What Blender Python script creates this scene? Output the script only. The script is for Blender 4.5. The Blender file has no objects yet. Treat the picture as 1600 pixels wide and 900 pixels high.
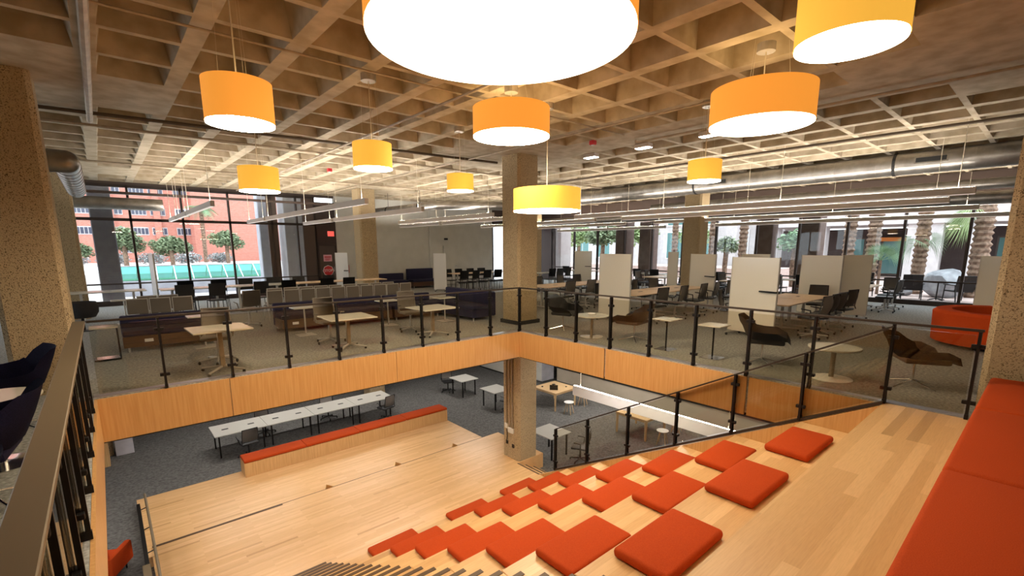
import bpy, bmesh, math, random
from mathutils import Vector, Matrix
random.seed(7)
PI = math.pi
S = bpy.context.scene
COL = S.collection

# ------------------------------------------------------------------ camera
CAM = Vector((-7.499, -8.375, 2.017))
yaw, pitch, roll = math.radians(49.0904), math.radians(10.2945), math.radians(-0.2157)
fw = Vector((math.cos(yaw) * math.cos(pitch), math.sin(yaw) * math.cos(pitch), -math.sin(pitch)))
rt = Vector((math.sin(yaw), -math.cos(yaw), 0))
up = rt.cross(fw)
rt2 = rt * math.cos(roll) + up * math.sin(roll)
up2 = up * math.cos(roll) - rt * math.sin(roll)
cd = bpy.data.cameras.new('camera')
cd.sensor_width = 36; cd.sensor_fit = 'HORIZONTAL'
cd.lens = 733.518 / 1600 * 36
cd.shift_y = (519.095 - 450) / 1600
cd.clip_start = 0.02; cd.clip_end = 400
cam = bpy.data.objects.new('camera', cd); COL.objects.link(cam)
m = Matrix((rt2, up2, -fw)).transposed().to_4x4(); m.translation = CAM
cam.matrix_world = m
S.camera = cam

# ------------------------------------------------------------------ world, exposure
W = bpy.data.worlds.new('world'); S.world = W; W.use_nodes = True
wn = W.node_tree.nodes; wl = W.node_tree.links
bgn = wn['Background']; bgn.inputs['Color'].default_value = (0.86, 0.93, 1.0, 1); bgn.inputs['Strength'].default_value = 2.1
S.view_settings.view_transform = 'Standard'
S.view_settings.look = 'None'
S.view_settings.gamma = 1.0
S.view_settings.use_curve_mapping = False
EXPO = 1.15
S.view_settings.exposure = EXPO
S.cycles.max_bounces = 8
S.cycles.diffuse_bounces = 4
S.cycles.glossy_bounces = 4
S.cycles.transparent_max_bounces = 24
S.cycles.sample_clamp_indirect = 6.0
S.cycles.caustics_reflective = False
S.cycles.caustics_refractive = False
DRUM_E = 9.0      # strength of the drum lamps' diffusers
UP_E = 1.6        # strength of the drums' open tops
LINE_UP = 42.0    # strength of the linear lamps' uplight
SLAB_E = 15.0     # strength of the added unseen slab lamps and small ceiling lights
LINE_E = 0.3      # strength of the linear lamps' diffusers

# ------------------------------------------------------------------ materials
MATS = {}
def nodes(mat):
    return mat.node_tree.nodes, mat.node_tree.links
def base(name, col, rough=0.6, metal=0.0, spec=0.5, emit=None, es=0.0):
    mt = bpy.data.materials.new(name); mt.use_nodes = True
    b = mt.node_tree.nodes['Principled BSDF']
    b.inputs['Base Color'].default_value = (*col, 1)
    b.inputs['Roughness'].default_value = rough
    b.inputs['Metallic'].default_value = metal
    b.inputs['Specular IOR Level'].default_value = spec
    if emit:
        b.inputs['Emission Color'].default_value = (*emit, 1); b.inputs['Emission Strength'].default_value = es
    MATS[name] = mt
    return mt
def noisy(name, cols, scale=8, rough=0.6, detail=4, stretch=(1, 1, 1), bump=0.0, metal=0.0, spec=0.4, lo=0.35, hi=0.65):
    mt = base(name, cols[0], rough, metal, spec); n, l = nodes(mt); b = n['Principled BSDF']
    tc = n.new('ShaderNodeTexCoord'); mp = n.new('ShaderNodeMapping'); mp.inputs['Scale'].default_value = stretch
    tx = n.new('ShaderNodeTexNoise'); tx.inputs['Scale'].default_value = scale; tx.inputs['Detail'].default_value = detail
    cr = n.new('ShaderNodeValToRGB')
    cr.color_ramp.elements[0].position = lo; cr.color_ramp.elements[1].position = hi
    cr.color_ramp.elements[0].color = (*cols[0], 1); cr.color_ramp.elements[1].color = (*cols[1], 1)
    l.new(tc.outputs['Object'], mp.inputs['Vector']); l.new(mp.outputs['Vector'], tx.inputs['Vector'])
    l.new(tx.outputs['Fac'], cr.inputs['Fac']); l.new(cr.outputs['Color'], b.inputs['Base Color'])
    if bump:
        bp = n.new('ShaderNodeBump'); bp.inputs['Strength'].default_value = bump; bp.inputs['Distance'].default_value = 0.01
        l.new(tx.outputs['Fac'], bp.inputs['Height']); l.new(bp.outputs['Normal'], b.inputs['Normal'])
    return mt
def planks(name, c1, c2, c3, width=0.06, length=1.1, axis='x', rough=0.35):
    """strip flooring: boards of varied tone running along an axis"""
    mt = base(name, c1, rough); n, l = nodes(mt); b = n['Principled BSDF']
    tc = n.new('ShaderNodeTexCoord'); mp = n.new('ShaderNodeMapping')
    if axis == 'y': mp.inputs['Rotation'].default_value = (0, 0, PI / 2)
    br = n.new('ShaderNodeTexBrick')
    br.inputs['Scale'].default_value = 1.0; br.inputs['Brick Width'].default_value = length; br.inputs['Row Height'].default_value = width
    br.inputs['Mortar Size'].default_value = 0.0012; br.inputs['Mortar Smooth'].default_value = 0.3; br.offset = 0.37; br.offset_frequency = 3
    br.inputs['Color1'].default_value = (0, 0, 0, 1); br.inputs['Color2'].default_value = (1, 1, 1, 1); br.inputs['Mortar'].default_value = (0.5, 0.5, 0.5, 1)
    cr = n.new('ShaderNodeValToRGB'); cr.color_ramp.elements[0].color = (*c1, 1); cr.color_ramp.elements[1].color = (*c2, 1)
    e = cr.color_ramp.elements.new(0.55); e.color = tuple((a + d) / 2 for a, d in zip(c1, c2)) + (1,)
    e = cr.color_ramp.elements.new(0.93); e.color = (*c2, 1)
    cr.color_ramp.elements[-1].color = (*c3, 1)
    ns = n.new('ShaderNodeTexNoise'); ns.inputs['Scale'].default_value = 3.0; ns.inputs['Detail'].default_value = 5
    mp2 = n.new('ShaderNodeMapping'); mp2.inputs['Scale'].default_value = (2, 30, 2) if axis == 'x' else (30, 2, 2)
    mx = n.new('ShaderNodeMixRGB'); mx.blend_type = 'MULTIPLY'; mx.inputs['Fac'].default_value = 0.35
    cr2 = n.new('ShaderNodeValToRGB'); cr2.color_ramp.elements[0].color = (0.72, 0.66, 0.58, 1); cr2.color_ramp.elements[1].color = (1, 1, 1, 1)
    cr2.color_ramp.elements[0].position = 0.3; cr2.color_ramp.elements[1].position = 0.6
    l.new(tc.outputs['Object'], mp.inputs['Vector']); l.new(mp.outputs['Vector'], br.inputs['Vector']); l.new(br.outputs['Color'], cr.inputs['Fac'])
    l.new(tc.outputs['Object'], mp2.inputs['Vector']); l.new(mp2.outputs['Vector'], ns.inputs['Vector']); l.new(ns.outputs['Fac'], cr2.inputs['Fac'])
    l.new(cr.outputs['Color'], mx.inputs['Color1']); l.new(cr2.outputs['Color'], mx.inputs['Color2'])
    l.new(mx.outputs['Color'], b.inputs['Base Color'])
    return mt
def speckled(name, c_base, c_spot, c_mid, scale=55):
    """bush-hammered concrete with dark aggregate"""
    mt = base(name, c_base, 0.85, spec=0.2); n, l = nodes(mt); b = n['Principled BSDF']
    tc = n.new('ShaderNodeTexCoord')
    v = n.new('ShaderNodeTexNoise'); v.inputs['Scale'].default_value = scale; v.inputs['Detail'].default_value = 2; v.inputs['Roughness'].default_value = 0.7
    cr = n.new('ShaderNodeValToRGB'); cr.color_ramp.elements[0].color = (*c_spot, 1); cr.color_ramp.elements[0].position = 0.36
    cr.color_ramp.elements[1].color = (*c_base, 1); cr.color_ramp.elements[1].position = 0.47
    n2 = n.new('ShaderNodeTexNoise'); n2.inputs['Scale'].default_value = 2.2; n2.inputs['Detail'].default_value = 6
    mx = n.new('ShaderNodeMixRGB'); mx.blend_type = 'MIX'; mx.inputs['Color2'].default_value = (*c_mid, 1)
    mr = n.new('ShaderNodeMapRange'); mr.inputs['From Min'].default_value = 0.4; mr.inputs['From Max'].default_value = 0.7; mr.inputs['To Max'].default_value = 0.45
    bp = n.new('ShaderNodeBump'); bp.inputs['Strength'].default_value = 0.5; bp.inputs['Distance'].default_value = 0.02
    l.new(tc.outputs['Object'], v.inputs['Vector']); l.new(tc.outputs['Object'], n2.inputs['Vector'])
    l.new(v.outputs['Fac'], cr.inputs['Fac']); l.new(cr.outputs['Color'], mx.inputs['Color1'])
    l.new(n2.outputs['Fac'], mr.inputs['Value']); l.new(mr.outputs['Result'], mx.inputs['Fac'])
    l.new(mx.outputs['Color'], b.inputs['Base Color']); l.new(v.outputs['Fac'], bp.inputs['Height']); l.new(bp.outputs['Normal'], b.inputs['Normal'])
    return mt
def glass(name, tint, refl=0.06, rough=0.0, edge=0.9):
    mt = bpy.data.materials.new(name); mt.use_nodes = True; n, l = nodes(mt)
    n.remove(n['Principled BSDF']); out = n['Material Output']
    tr = n.new('ShaderNodeBsdfTransparent'); tr.inputs['Color'].default_value = (*tint, 1)
    gl = n.new('ShaderNodeBsdfGlossy'); gl.inputs['Roughness'].default_value = rough; gl.inputs['Color'].default_value = (0.9, 0.9, 0.9, 1)
    lw = n.new('ShaderNodeLayerWeight'); lw.inputs['Blend'].default_value = 0.5
    pw = n.new('ShaderNodeMath'); pw.operation = 'POWER'; pw.inputs[1].default_value = 5.0
    mu = n.new('ShaderNodeMath'); mu.operation = 'MULTIPLY_ADD'; mu.inputs[1].default_value = 0.85; mu.inputs[2].default_value = refl * 0.5
    ms = n.new('ShaderNodeMixShader')
    l.new(lw.outputs['Facing'], pw.inputs[0]); l.new(pw.outputs['Value'], mu.inputs[0])
    l.new(mu.outputs['Value'], ms.inputs['Fac']); l.new(tr.outputs['BSDF'], ms.inputs[1]); l.new(gl.outputs['BSDF'], ms.inputs[2]); l.new(ms.outputs['Shader'], out.inputs['Surface'])
    MATS[name] = mt
    return mt

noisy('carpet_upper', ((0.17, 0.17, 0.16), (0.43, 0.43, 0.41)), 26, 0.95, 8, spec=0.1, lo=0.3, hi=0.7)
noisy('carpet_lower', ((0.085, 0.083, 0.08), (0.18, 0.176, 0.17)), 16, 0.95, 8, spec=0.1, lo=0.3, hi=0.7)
speckled('concrete_column', (0.45, 0.345, 0.205), (0.1, 0.07, 0.04), (0.37, 0.275, 0.16), 60)
noisy('concrete_ceiling', ((0.36, 0.295, 0.2), (0.5, 0.42, 0.31)), 3.5, 0.85, 6, spec=0.2)
planks('maple_floor', (0.64, 0.38, 0.165), (0.74, 0.47, 0.23), (0.5, 0.27, 0.1), 0.062, 0.95, 'x', 0.33)
planks('maple_tread', (0.58, 0.34, 0.14), (0.72, 0.46, 0.215), (0.36, 0.19, 0.065), 0.105, 1.3, 'x', 0.36)
noisy('maple_veneer', ((0.5, 0.265, 0.09), (0.58, 0.335, 0.13)), 3, 0.35, 6, (14, 14, 0.6))
noisy('maple_front', ((0.55, 0.34, 0.14), (0.66, 0.43, 0.2)), 3, 0.4, 6, (14, 14, 0.6))
noisy('maple_table', ((0.66, 0.44, 0.22), (0.74, 0.53, 0.3)), 4, 0.4, 6, (1, 16, 1))
noisy('oak_top', ((0.6, 0.43, 0.27), (0.7, 0.53, 0.35)), 4, 0.4, 6, (1, 14, 1))
noisy('red_fabric', ((0.39, 0.046, 0.006), (0.46, 0.06, 0.009)), 160, 0.85, 3, spec=0.15, bump=0.15)
noisy('red_sofa_fabric', ((0.55, 0.06, 0.012), (0.63, 0.085, 0.016)), 120, 0.9, 3, spec=0.1)
noisy('navy_fabric', ((0.012, 0.012, 0.04), (0.024, 0.023, 0.07)), 150, 0.9, 3, spec=0.2)
noisy('navy_bench', ((0.012, 0.012, 0.035), (0.03, 0.028, 0.065)), 150, 0.85, 3, spec=0.25)
noisy('dark_grey_fabric', ((0.02, 0.02, 0.022), (0.035, 0.034, 0.036)), 150, 0.8, 3, spec=0.3)
noisy('brown_leather', ((0.07, 0.035, 0.02), (0.1, 0.052, 0.03)), 40, 0.5, 3)
noisy('tan_mesh', ((0.15, 0.128, 0.1), (0.21, 0.18, 0.145)), 200, 0.8, 2)
noisy('grey_mesh', ((0.15, 0.135, 0.12), (0.21, 0.19, 0.17)), 220, 0.7, 2)
base('black_plastic', (0.012, 0.012, 0.013), 0.45)
base('dark_metal', (0.018, 0.016, 0.016), 0.42, 0.7)
base('bronze_rail', (0.17, 0.125, 0.07), 0.5, 0.35)
base('steel_strip', (0.42, 0.42, 0.46), 0.35, 0.8)
base('chrome', (0.75, 0.75, 0.76), 0.18, 1.0)
base('silver_paint', (0.52, 0.5, 0.47), 0.4, 0.3)
base('white_laminate', (0.64, 0.62, 0.55), 0.2)
base('white_plastic', (0.8, 0.8, 0.8), 0.4)
base('whiteboard', (0.78, 0.75, 0.66), 0.12, spec=0.6)
base('board_edge', (0.5, 0.48, 0.44), 0.4)
noisy('grey_wall', ((0.6, 0.59, 0.54), (0.65, 0.64, 0.59)), 2, 0.8)
noisy('lower_wall', ((0.5, 0.43, 0.33), (0.54, 0.47, 0.37)), 2, 0.8)
base('bronze_frame', (0.045, 0.032, 0.028), 0.5, 0.3)
base('brown_panel', (0.075, 0.05, 0.04), 0.35)
noisy('galvanised_duct', ((0.24, 0.22, 0.2), (0.33, 0.31, 0.28)), 4, 0.38, 4, metal=0.85)
base('duct_seam', (0.3, 0.28, 0.25), 0.5, 0.7)
base('vent_black', (0.01, 0.01, 0.01), 0.8)
noisy('conduit', ((0.34, 0.27, 0.19), (0.42, 0.34, 0.25)), 6, 0.55, 2, metal=0.3)
base('dark_pipe', (0.1, 0.07, 0.045), 0.6, 0.2)
base('pendant_housing', (0.56, 0.5, 0.45), 0.6)
base('rail_dark', (0.045, 0.033, 0.025), 0.45, 0.5)
base('grey_laminate', (0.5, 0.49, 0.45), 0.4)
base('cable', (0.62, 0.56, 0.44), 0.5)
base('stop_red', (0.55, 0.02, 0.03), 0.5)
base('white_sign', (0.8, 0.74, 0.74), 0.6)
base('pink_sign', (0.75, 0.38, 0.45), 0.6)
base('exit_red', (0.6, 0.05, 0.04), 0.5, emit=(1, 0.13, 0.1), es=0.4)
base('nosing', (0.085, 0.045, 0.017), 0.55)
base('rubber', (0.02, 0.02, 0.02), 0.8)
base('screen', (0.008, 0.008, 0.01), 0.2)
base('clear_canopy', (0.5, 0.46, 0.4), 0.25, 0.4)
glass('rail_glass', (0.87, 0.85, 0.79), 0.05)
glass('window_glass', (0.93, 0.95, 0.95), 0.04)
glass('teal_glass', (0.35, 0.72, 0.66), 0.06)
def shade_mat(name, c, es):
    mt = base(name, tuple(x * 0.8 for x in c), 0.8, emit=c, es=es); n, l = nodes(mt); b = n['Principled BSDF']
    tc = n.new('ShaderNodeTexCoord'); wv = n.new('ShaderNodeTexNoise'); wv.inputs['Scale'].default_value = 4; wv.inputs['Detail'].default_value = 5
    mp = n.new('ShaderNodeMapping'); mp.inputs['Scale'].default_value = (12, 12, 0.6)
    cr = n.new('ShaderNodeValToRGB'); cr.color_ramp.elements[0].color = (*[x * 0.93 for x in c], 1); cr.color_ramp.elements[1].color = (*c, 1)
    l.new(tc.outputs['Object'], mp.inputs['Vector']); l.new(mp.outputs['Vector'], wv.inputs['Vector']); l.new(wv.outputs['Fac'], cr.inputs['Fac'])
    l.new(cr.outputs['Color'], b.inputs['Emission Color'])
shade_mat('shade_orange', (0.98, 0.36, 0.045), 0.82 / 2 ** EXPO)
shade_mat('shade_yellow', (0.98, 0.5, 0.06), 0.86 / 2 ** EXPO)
base('drum_diffuser', (0.9, 0.9, 0.9), 0.6, emit=(1.0, 0.84, 0.62), es=DRUM_E * 2.0)
base('drum_top', (0.9, 0.8, 0.6), 0.6, emit=(1.0, 0.66, 0.3), es=UP_E)
base('line_diffuser', (0.9, 0.9, 0.9), 0.6, emit=(1.0, 0.86, 0.76), es=LINE_E)
base('line_uplight', (0.9, 0.9, 0.9), 0.6, emit=(1.0, 0.92, 0.82), es=LINE_UP)
base('slab_diffuser', (0.9, 0.9, 0.9), 0.6, emit=(1.0, 0.93, 0.85), es=SLAB_E)
base('drum_diffuser_big', (0.9, 0.9, 0.9), 0.6, emit=(1.0, 0.84, 0.62), es=DRUM_E * 0.3)
base('drum_diffuser_near', (0.9, 0.9, 0.9), 0.6, emit=(1.0, 0.84, 0.62), es=DRUM_E * 0.92)
base('drum_diffuser_left', (0.9, 0.9, 0.9), 0.6, emit=(1.0, 0.84, 0.62), es=DRUM_E * 5.0)
# outdoors
def brick_mat():
    mt = base('red_brick', (0.5, 0.2, 0.15), 0.9); n, l = nodes(mt); b = n['Principled BSDF']
    tc = n.new('ShaderNodeTexCoord'); mp = n.new('ShaderNodeMapping'); mp.inputs['Rotation'].default_value = (PI / 2, 0, 0)
    br = n.new('ShaderNodeTexBrick'); br.inputs['Scale'].default_value = 3
    br.inputs['Color1'].default_value = (0.46, 0.165, 0.12, 1); br.inputs['Color2'].default_value = (0.54, 0.215, 0.16, 1); br.inputs['Mortar'].default_value = (0.48, 0.27, 0.22, 1)
    l.new(tc.outputs['Object'], mp.inputs['Vector']); l.new(mp.outputs['Vector'], br.inputs['Vector']); l.new(br.outputs['Color'], b.inputs['Base Color'])
brick_mat()
noisy('pale_paving', ((0.62, 0.58, 0.56), (0.72, 0.68, 0.66)), 2, 0.9)
noisy('pink_paving', ((0.5, 0.38, 0.34), (0.58, 0.46, 0.42)), 4, 0.9)
noisy('white_stucco', ((0.46, 0.43, 0.43), (0.52, 0.49, 0.49)), 3, 0.9)
noisy('grey_stone', ((0.16, 0.14, 0.15), (0.2, 0.18, 0.18)), 3, 0.9)
noisy('pale_stone', ((0.42, 0.42, 0.47), (0.5, 0.5, 0.55)), 3, 0.9)
noisy('leaf_green', ((0.11, 0.15, 0.075), (0.24, 0.3, 0.17)), 2, 0.7)
noisy('leaf_light', ((0.2, 0.3, 0.12), (0.4, 0.5, 0.24)), 2, 0.7)
noisy('leaf_palm', ((0.1, 0.2, 0.1), (0.26, 0.4, 0.22)), 2, 0.6)
noisy('pier_brown_shade', ((0.15, 0.1, 0.085), (0.2, 0.14, 0.12)), 3, 0.8)  # puts the shaded sides of the tree-window piers into the colour
noisy('leaf_sage', ((0.3, 0.32, 0.32), (0.45, 0.46, 0.46)), 3, 0.8)
noisy('bark', ((0.12, 0.075, 0.05), (0.3, 0.2, 0.14)), 8, 0.9)
noisy('rock', ((0.25, 0.26, 0.28), (0.45, 0.47, 0.5)), 2.5, 0.9, 8, bump=0.6)
base('teal_window', (0.1, 0.22, 0.22), 0.1)
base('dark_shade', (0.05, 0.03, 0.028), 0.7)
base('window_dark', (0.06, 0.065, 0.1), 0.15)
base('awning_orange', (0.7, 0.22, 0.04), 0.7)

# ------------------------------------------------------------------ mesh helpers
class MB:
    def __init__(self): self.bm = bmesh.new()
    def box(self, lo, hi, bev=0.0, mtx=None, seg=1):
        r = bmesh.ops.create_cube(self.bm, size=1.0)
        vs = r['verts']; lo = Vector(lo); hi = Vector(hi); c = (lo + hi) / 2; s = hi - lo
        for v in vs: v.co = Vector((v.co.x * s.x, v.co.y * s.y, v.co.z * s.z)) + c
        if bev:
            es = list({e for v in vs for e in v.link_edges})
            g = bmesh.ops.bevel(self.bm, geom=es, offset=min(bev, min(s) * 0.49), segments=seg, affect='EDGES', profile=0.5)
            vs = list({v for f in g['faces'] for v in f.verts} | {v for v in vs if v.is_valid})
        if mtx is not None:
            for v in vs: v.co = mtx @ v.co
        return self
    def cyl(self, p0, p1, r0, r1=None, seg=12, caps=True):
        p0 = Vector(p0); p1 = Vector(p1); d = p1 - p0; L = d.length
        if L < 1e-6: return self
        r = bmesh.ops.create_cone(self.bm, cap_ends=caps, segments=seg, radius1=r0, radius2=r0 if r1 is None else r1, depth=L)
        q = Vector((0, 0, 1)).rotation_difference(d).to_matrix().to_4x4(); q.translation = (p0 + p1) / 2
        for v in r['verts']: v.co = q @ v.co
        return self
    def tube(self, pts, r, seg=8):
        for a, b in zip(pts[:-1], pts[1:]): self.cyl(a, b, r, seg=seg)
        for p in pts[1:-1]: self.ball(p, r * 1.0, 6, 4)
        return self
    def ball(self, c, r, u=12, v=8, sc=(1, 1, 1)):
        g = bmesh.ops.create_uvsphere(self.bm, u_segments=u, v_segments=v, radius=r)
        for x in g['verts']: x.co = Vector((x.co.x * sc[0], x.co.y * sc[1], x.co.z * sc[2])) + Vector(c)
        return self
    def lathe(self, prof, c=(0, 0, 0), seg=24, cap=True):
        rings = []
        for r, z in prof:
            rings.append([self.bm.verts.new((c[0] + r * math.cos(2 * PI * k / seg), c[1] + r * math.sin(2 * PI * k / seg), c[2] + z)) for k in range(seg)])
        for a, b in zip(rings[:-1], rings[1:]):
            for k in range(seg): self.bm.faces.new((a[k], a[(k + 1) % seg], b[(k + 1) % seg], b[k]))
        if cap:
            self.bm.faces.new(rings[0][::-1]); self.bm.faces.new(rings[-1])
        return self
    def prism(self, poly, axis, a, b):
        """polygon in the plane across an axis, extruded from a to b"""
        def P(u, v, w): return {'x': (w, u, v), 'y': (u, w, v), 'z': (u, v, w)}[axis]
        A = [self.bm.verts.new(P(u, v, a)) for u, v in poly]; B = [self.bm.verts.new(P(u, v, b)) for u, v in poly]
        n = len(poly)
        for k in range(n): self.bm.faces.new((A[k], A[(k + 1) % n], B[(k + 1) % n], B[k]))
        self.bm.faces.new(A[::-1]); self.bm.faces.new(B)
        return self
    def face(self, pts):
        self.bm.faces.new([self.bm.verts.new(p) for p in pts]); return self
    def sheet(self, grid, thick=0.0):
        V = [[self.bm.verts.new(p) for p in row] for row in grid]; fs = []
        for i in range(len(V) - 1):
            for j in range(len(V[0]) - 1): fs.append(self.bm.faces.new((V[i][j], V[i + 1][j], V[i + 1][j + 1], V[i][j + 1])))
        if thick: bmesh.ops.solidify(self.bm, geom=fs, thickness=thick)
        return self
    def build(self, name, mat, parent=None, smooth=False, loc=None, rz=None):
        bmesh.ops.recalc_face_normals(self.bm, faces=self.bm.faces)
        me = bpy.data.meshes.new(name); self.bm.to_mesh(me); self.bm.free()
        if smooth:
            me.polygons.foreach_set('use_smooth', [True] * len(me.polygons))
            try: me.set_sharp_from_angle(angle=math.radians(40))
            except Exception: pass
        me.materials.append(MATS[mat])
        o = bpy.data.objects.new(name, me); COL.objects.link(o)
        if parent is not None: o.parent = parent
        if loc is not None: o.location = loc
        if rz is not None: o.rotation_euler.z = rz
        return o
def thing(name, label, cat, loc=(0, 0, 0), rz=0.0, group=None):
    o = bpy.data.objects.new(name, None); COL.objects.link(o); o.empty_display_size = 0.1
    o.location = loc; o.rotation_euler = (0, 0, rz); o['label'] = label; o['category'] = cat
    if group: o['group'] = group
    return o
def tag(o, label, cat, group=None):
    o['label'] = label; o['category'] = cat
    if group: o['group'] = group
    return o
def struct(o): o['kind'] = 'structure'; return o
def kids(o): return [x for x in o.children]
def dup(root, loc, rz, label, group=None):
    r = root.copy(); COL.objects.link(r); r.location = loc; r.rotation_euler = (0, 0, rz); r['label'] = label
    if group: r['group'] = group
    for ch in kids(root):
        c = ch.copy(); COL.objects.link(c); c.parent = r
        for g in kids(ch):
            d = g.copy(); COL.objects.link(d); d.parent = c
    return r
class Kind:
    """first call moves the built thing itself, later calls copy it"""
    def __init__(self, root): self.root = root; self.used = False
    def put(self, loc, rz, label, group=None):
        if not self.used:
            self.used = True; r = self.root; r.location = loc; r.rotation_euler = (0, 0, rz); r['label'] = label
            if group: r['group'] = group
            return r
        return dup(self.root, loc, rz, label, group)
ORD = 'first second third fourth fifth sixth seventh eighth ninth tenth eleventh twelfth'.split()

# ================================================================== STRUCTURE
ZC, ZL, ZP, ZQ = 4.3, -4.27, -3.84, -4.05     # ceiling, lower carpet, landing, lower landing
RX, RY, LX, BY = 13.6, 13.5, -17.0, -12.0     # room edges
# floors
f = MB()
f.box((LX, 0.0, -0.6), (RX, RY, 0)); f.box((0.0, BY, -0.6), (RX, 0.0, 0)); f.box((LX, BY, -0.6), (-7.79, 0.0, 0))
struct(f.build('floor_upper', 'carpet_upper'))
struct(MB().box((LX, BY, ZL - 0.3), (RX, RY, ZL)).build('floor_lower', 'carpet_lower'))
struct(MB().box((-7.79, BY, -0.6), (0.0, -7.115, 0.0)).build('floor_top_landing', 'maple_tread'))
# waffle ceiling
PX, PY, P = -7.34, 0.38, 0.928
f = MB()
def waffle_solid(cx, cy):
    if 0.55 < cx < 1.95 and -12 < cy < 2.2: return True                     # band between the columns
    for px, py in ((-8.34, 1.13), (0.94, 1.13), (0.94, -8.1), (-8.34, 10.4), (0.94, 10.4), (10.22, 1.13), (10.22, -8.1), (10.22, 10.4)):
        if abs(cx - px) < 1.9 and abs(cy - py) < 0.95: return True
        if abs(cx - px) < 1.0 and abs(cy - py) < 1.8: return True
    return False
i0, i1, j0, j1 = -11, 23, -14, 15
for i in range(i0, i1):
    for j in range(j0, j1):
        x0, y0 = PX + i * P, PY + j * P; x1, y1 = x0 + P, y0 + P
        o4 = [(x0, y0, ZC), (x1, y0, ZC), (x1, y1, ZC), (x0, y1, ZC)]
        if waffle_solid(x0 + P / 2, y0 + P / 2):
            f.face(o4[::-1]); continue
        a, b, t, u, h = 0.10, 0.045, 0.19, 0.10, 0.42      # ribs along y are the wide ones
        q = [(x0 + a, y0 + b, ZC), (x1 - a, y0 + b, ZC), (x1 - a, y1 - b, ZC), (x0 + a, y1 - b, ZC)]
        s = [(x0 + t, y0 + u, ZC + h), (x1 - t, y0 + u, ZC + h), (x1 - t, y1 - u, ZC + h), (x0 + t, y1 - u, ZC + h)]
        for k in range(4):
            k2 = (k + 1) % 4
            f.face([o4[k], q[k], q[k2], o4[k2]]); f.face([q[k], s[k], s[k2], q[k2]])
        f.face(s[::-1])
f.box((LX - 1, BY - 1, ZC + 0.45), (RX + 0.6, RY + 0.6, ZC + 0.7))
struct(f.build('ceiling', 'concrete_ceiling'))
# concrete columns, both storeys
def column(n, x, y, z0, z1, w=0.35):
    c = 0.06
    poly = [(x - w, y - w + c), (x - w + c, y - w), (x + w - c, y - w), (x + w, y - w + c), (x + w, y + w - c), (x + w - c, y + w), (x - w + c, y + w), (x - w, y + w - c)]
    return struct(MB().prism(poly, 'z', z0, z1).build('column_%s' % n, 'concrete_column'))
for n, x, y in (('centre', 0.94, 1.03), ('left', -8.25, 1.03), ('right', 0.94, -8.27), ('far_left', -8.24, 10.31), ('far', 0.8, 10.31), ('far_right', 10.22, 1.1), ('corner', 10.22, 10.31)):
    column(n, x, y, 0.0, ZC)
    if n in ('centre', 'far', 'far_left'): column(n + '_lower', x, y, ZL, -0.6)
struct(MB().box((0.56, 0.65, 0), (1.32, 1.41, 0.1)).build('trim_column_base', 'rubber'))
# walls
struct(MB().box((0.8, RY, 0), (9.95, RY + 0.2, ZC)).build('wall_back', 'grey_wall'))
struct(MB().box((LX, BY - 0.2, ZL), (RX + .2, BY, ZC + 0.3)).build('wall_behind', 'grey_wall'))
f = MB(); f.box((LX - 0.2, BY, ZL), (LX, RY, 0.1)); f.box((LX - 0.2, BY, 3.6), (LX, RY, ZC)); f.box((LX - 0.2, BY, 0.1), (LX, 2, 3.6))
struct(f.build('wall_left', 'grey_wall'))
f = MB(); f.box((RX, BY, ZL), (RX + 0.2, RY, -0.02)); f.box((RX, BY, 3.35), (RX + 0.2, RY, ZC)); f.box((RX, BY, -0.02), (RX + .2, -8.8, 3.35))
struct(f.build('wall_right', 'brown_panel'))
f = MB(); f.box((LX, RY, ZL), (RX, RY + 0.2, -0.02)); f.box((LX, RY, 4.2), (0.8, RY + 0.2, ZC)); f.box((9.95, RY, 3.7), (RX, RY + 0.2, ZC))
struct(f.build('wall_far', 'brown_panel'))
struct(MB().box((8.3, BY, ZL), (8.5, 6.6, -0.6)).build('wall_lower_right', 'lower_wall'))
struct(MB().box((8.27, BY, -3.64), (8.3, 6.6, -3.4)).build('trim_lower_wall', 'rubber'))
struct(MB().box((0.82, RY - 0.02, 0), (9.93, RY, 0.1)).build('baseboard_back', 'rubber'))
struct(MB().box((5.7, RY - 0.06, 0.1), (6.45, RY, ZC)).build('trim_back_wall', 'grey_wall'))
# fascia panels of the opening
def fascia(name, boxes):
    f = MB()
    for b in boxes: f.box(*b)
    return struct(f.build(name, 'maple_veneer'))
XA = [-7.79, -6.18, -3.3, 0.0]
fascia('trim_fascia_back', [((a + 0.004, -0.03, -0.63), (b - 0.004, -0.002, -0.012)) for a, b in zip(XA[:-1], XA[1:])])
YB = [0.0, -2.6, -5.4, -7.115]
fascia('trim_fascia_right', [((-0.03, b + 0.004, -0.63), (-0.002, a - 0.034, -0.012)) for a, b in zip(YB[:-1], YB[1:])])
fascia('trim_fascia_left', [((-7.788, -7.1, -0.63), (-7.76, -0.034, -0.012))])
struct(MB().box((-7.79, 0.02, -0.66), (0.0, 0.35, -0.635)).box((0.02, -7.1, -0.66), (0.35, 0.0, -0.635)).build('trim_slab_edge', 'rubber'))
struct(MB().box((-7.79, 0.02, 0.0), (0.1, 0.2, 0.012)).box((0.02, -7.9, 0.0), (0.17, 0.0, 0.012)).box((-7.98, -7.1, 0), (-7.85, 0.1, 0.012)).build('trim_floor_edge', 'steel_strip'))
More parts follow.
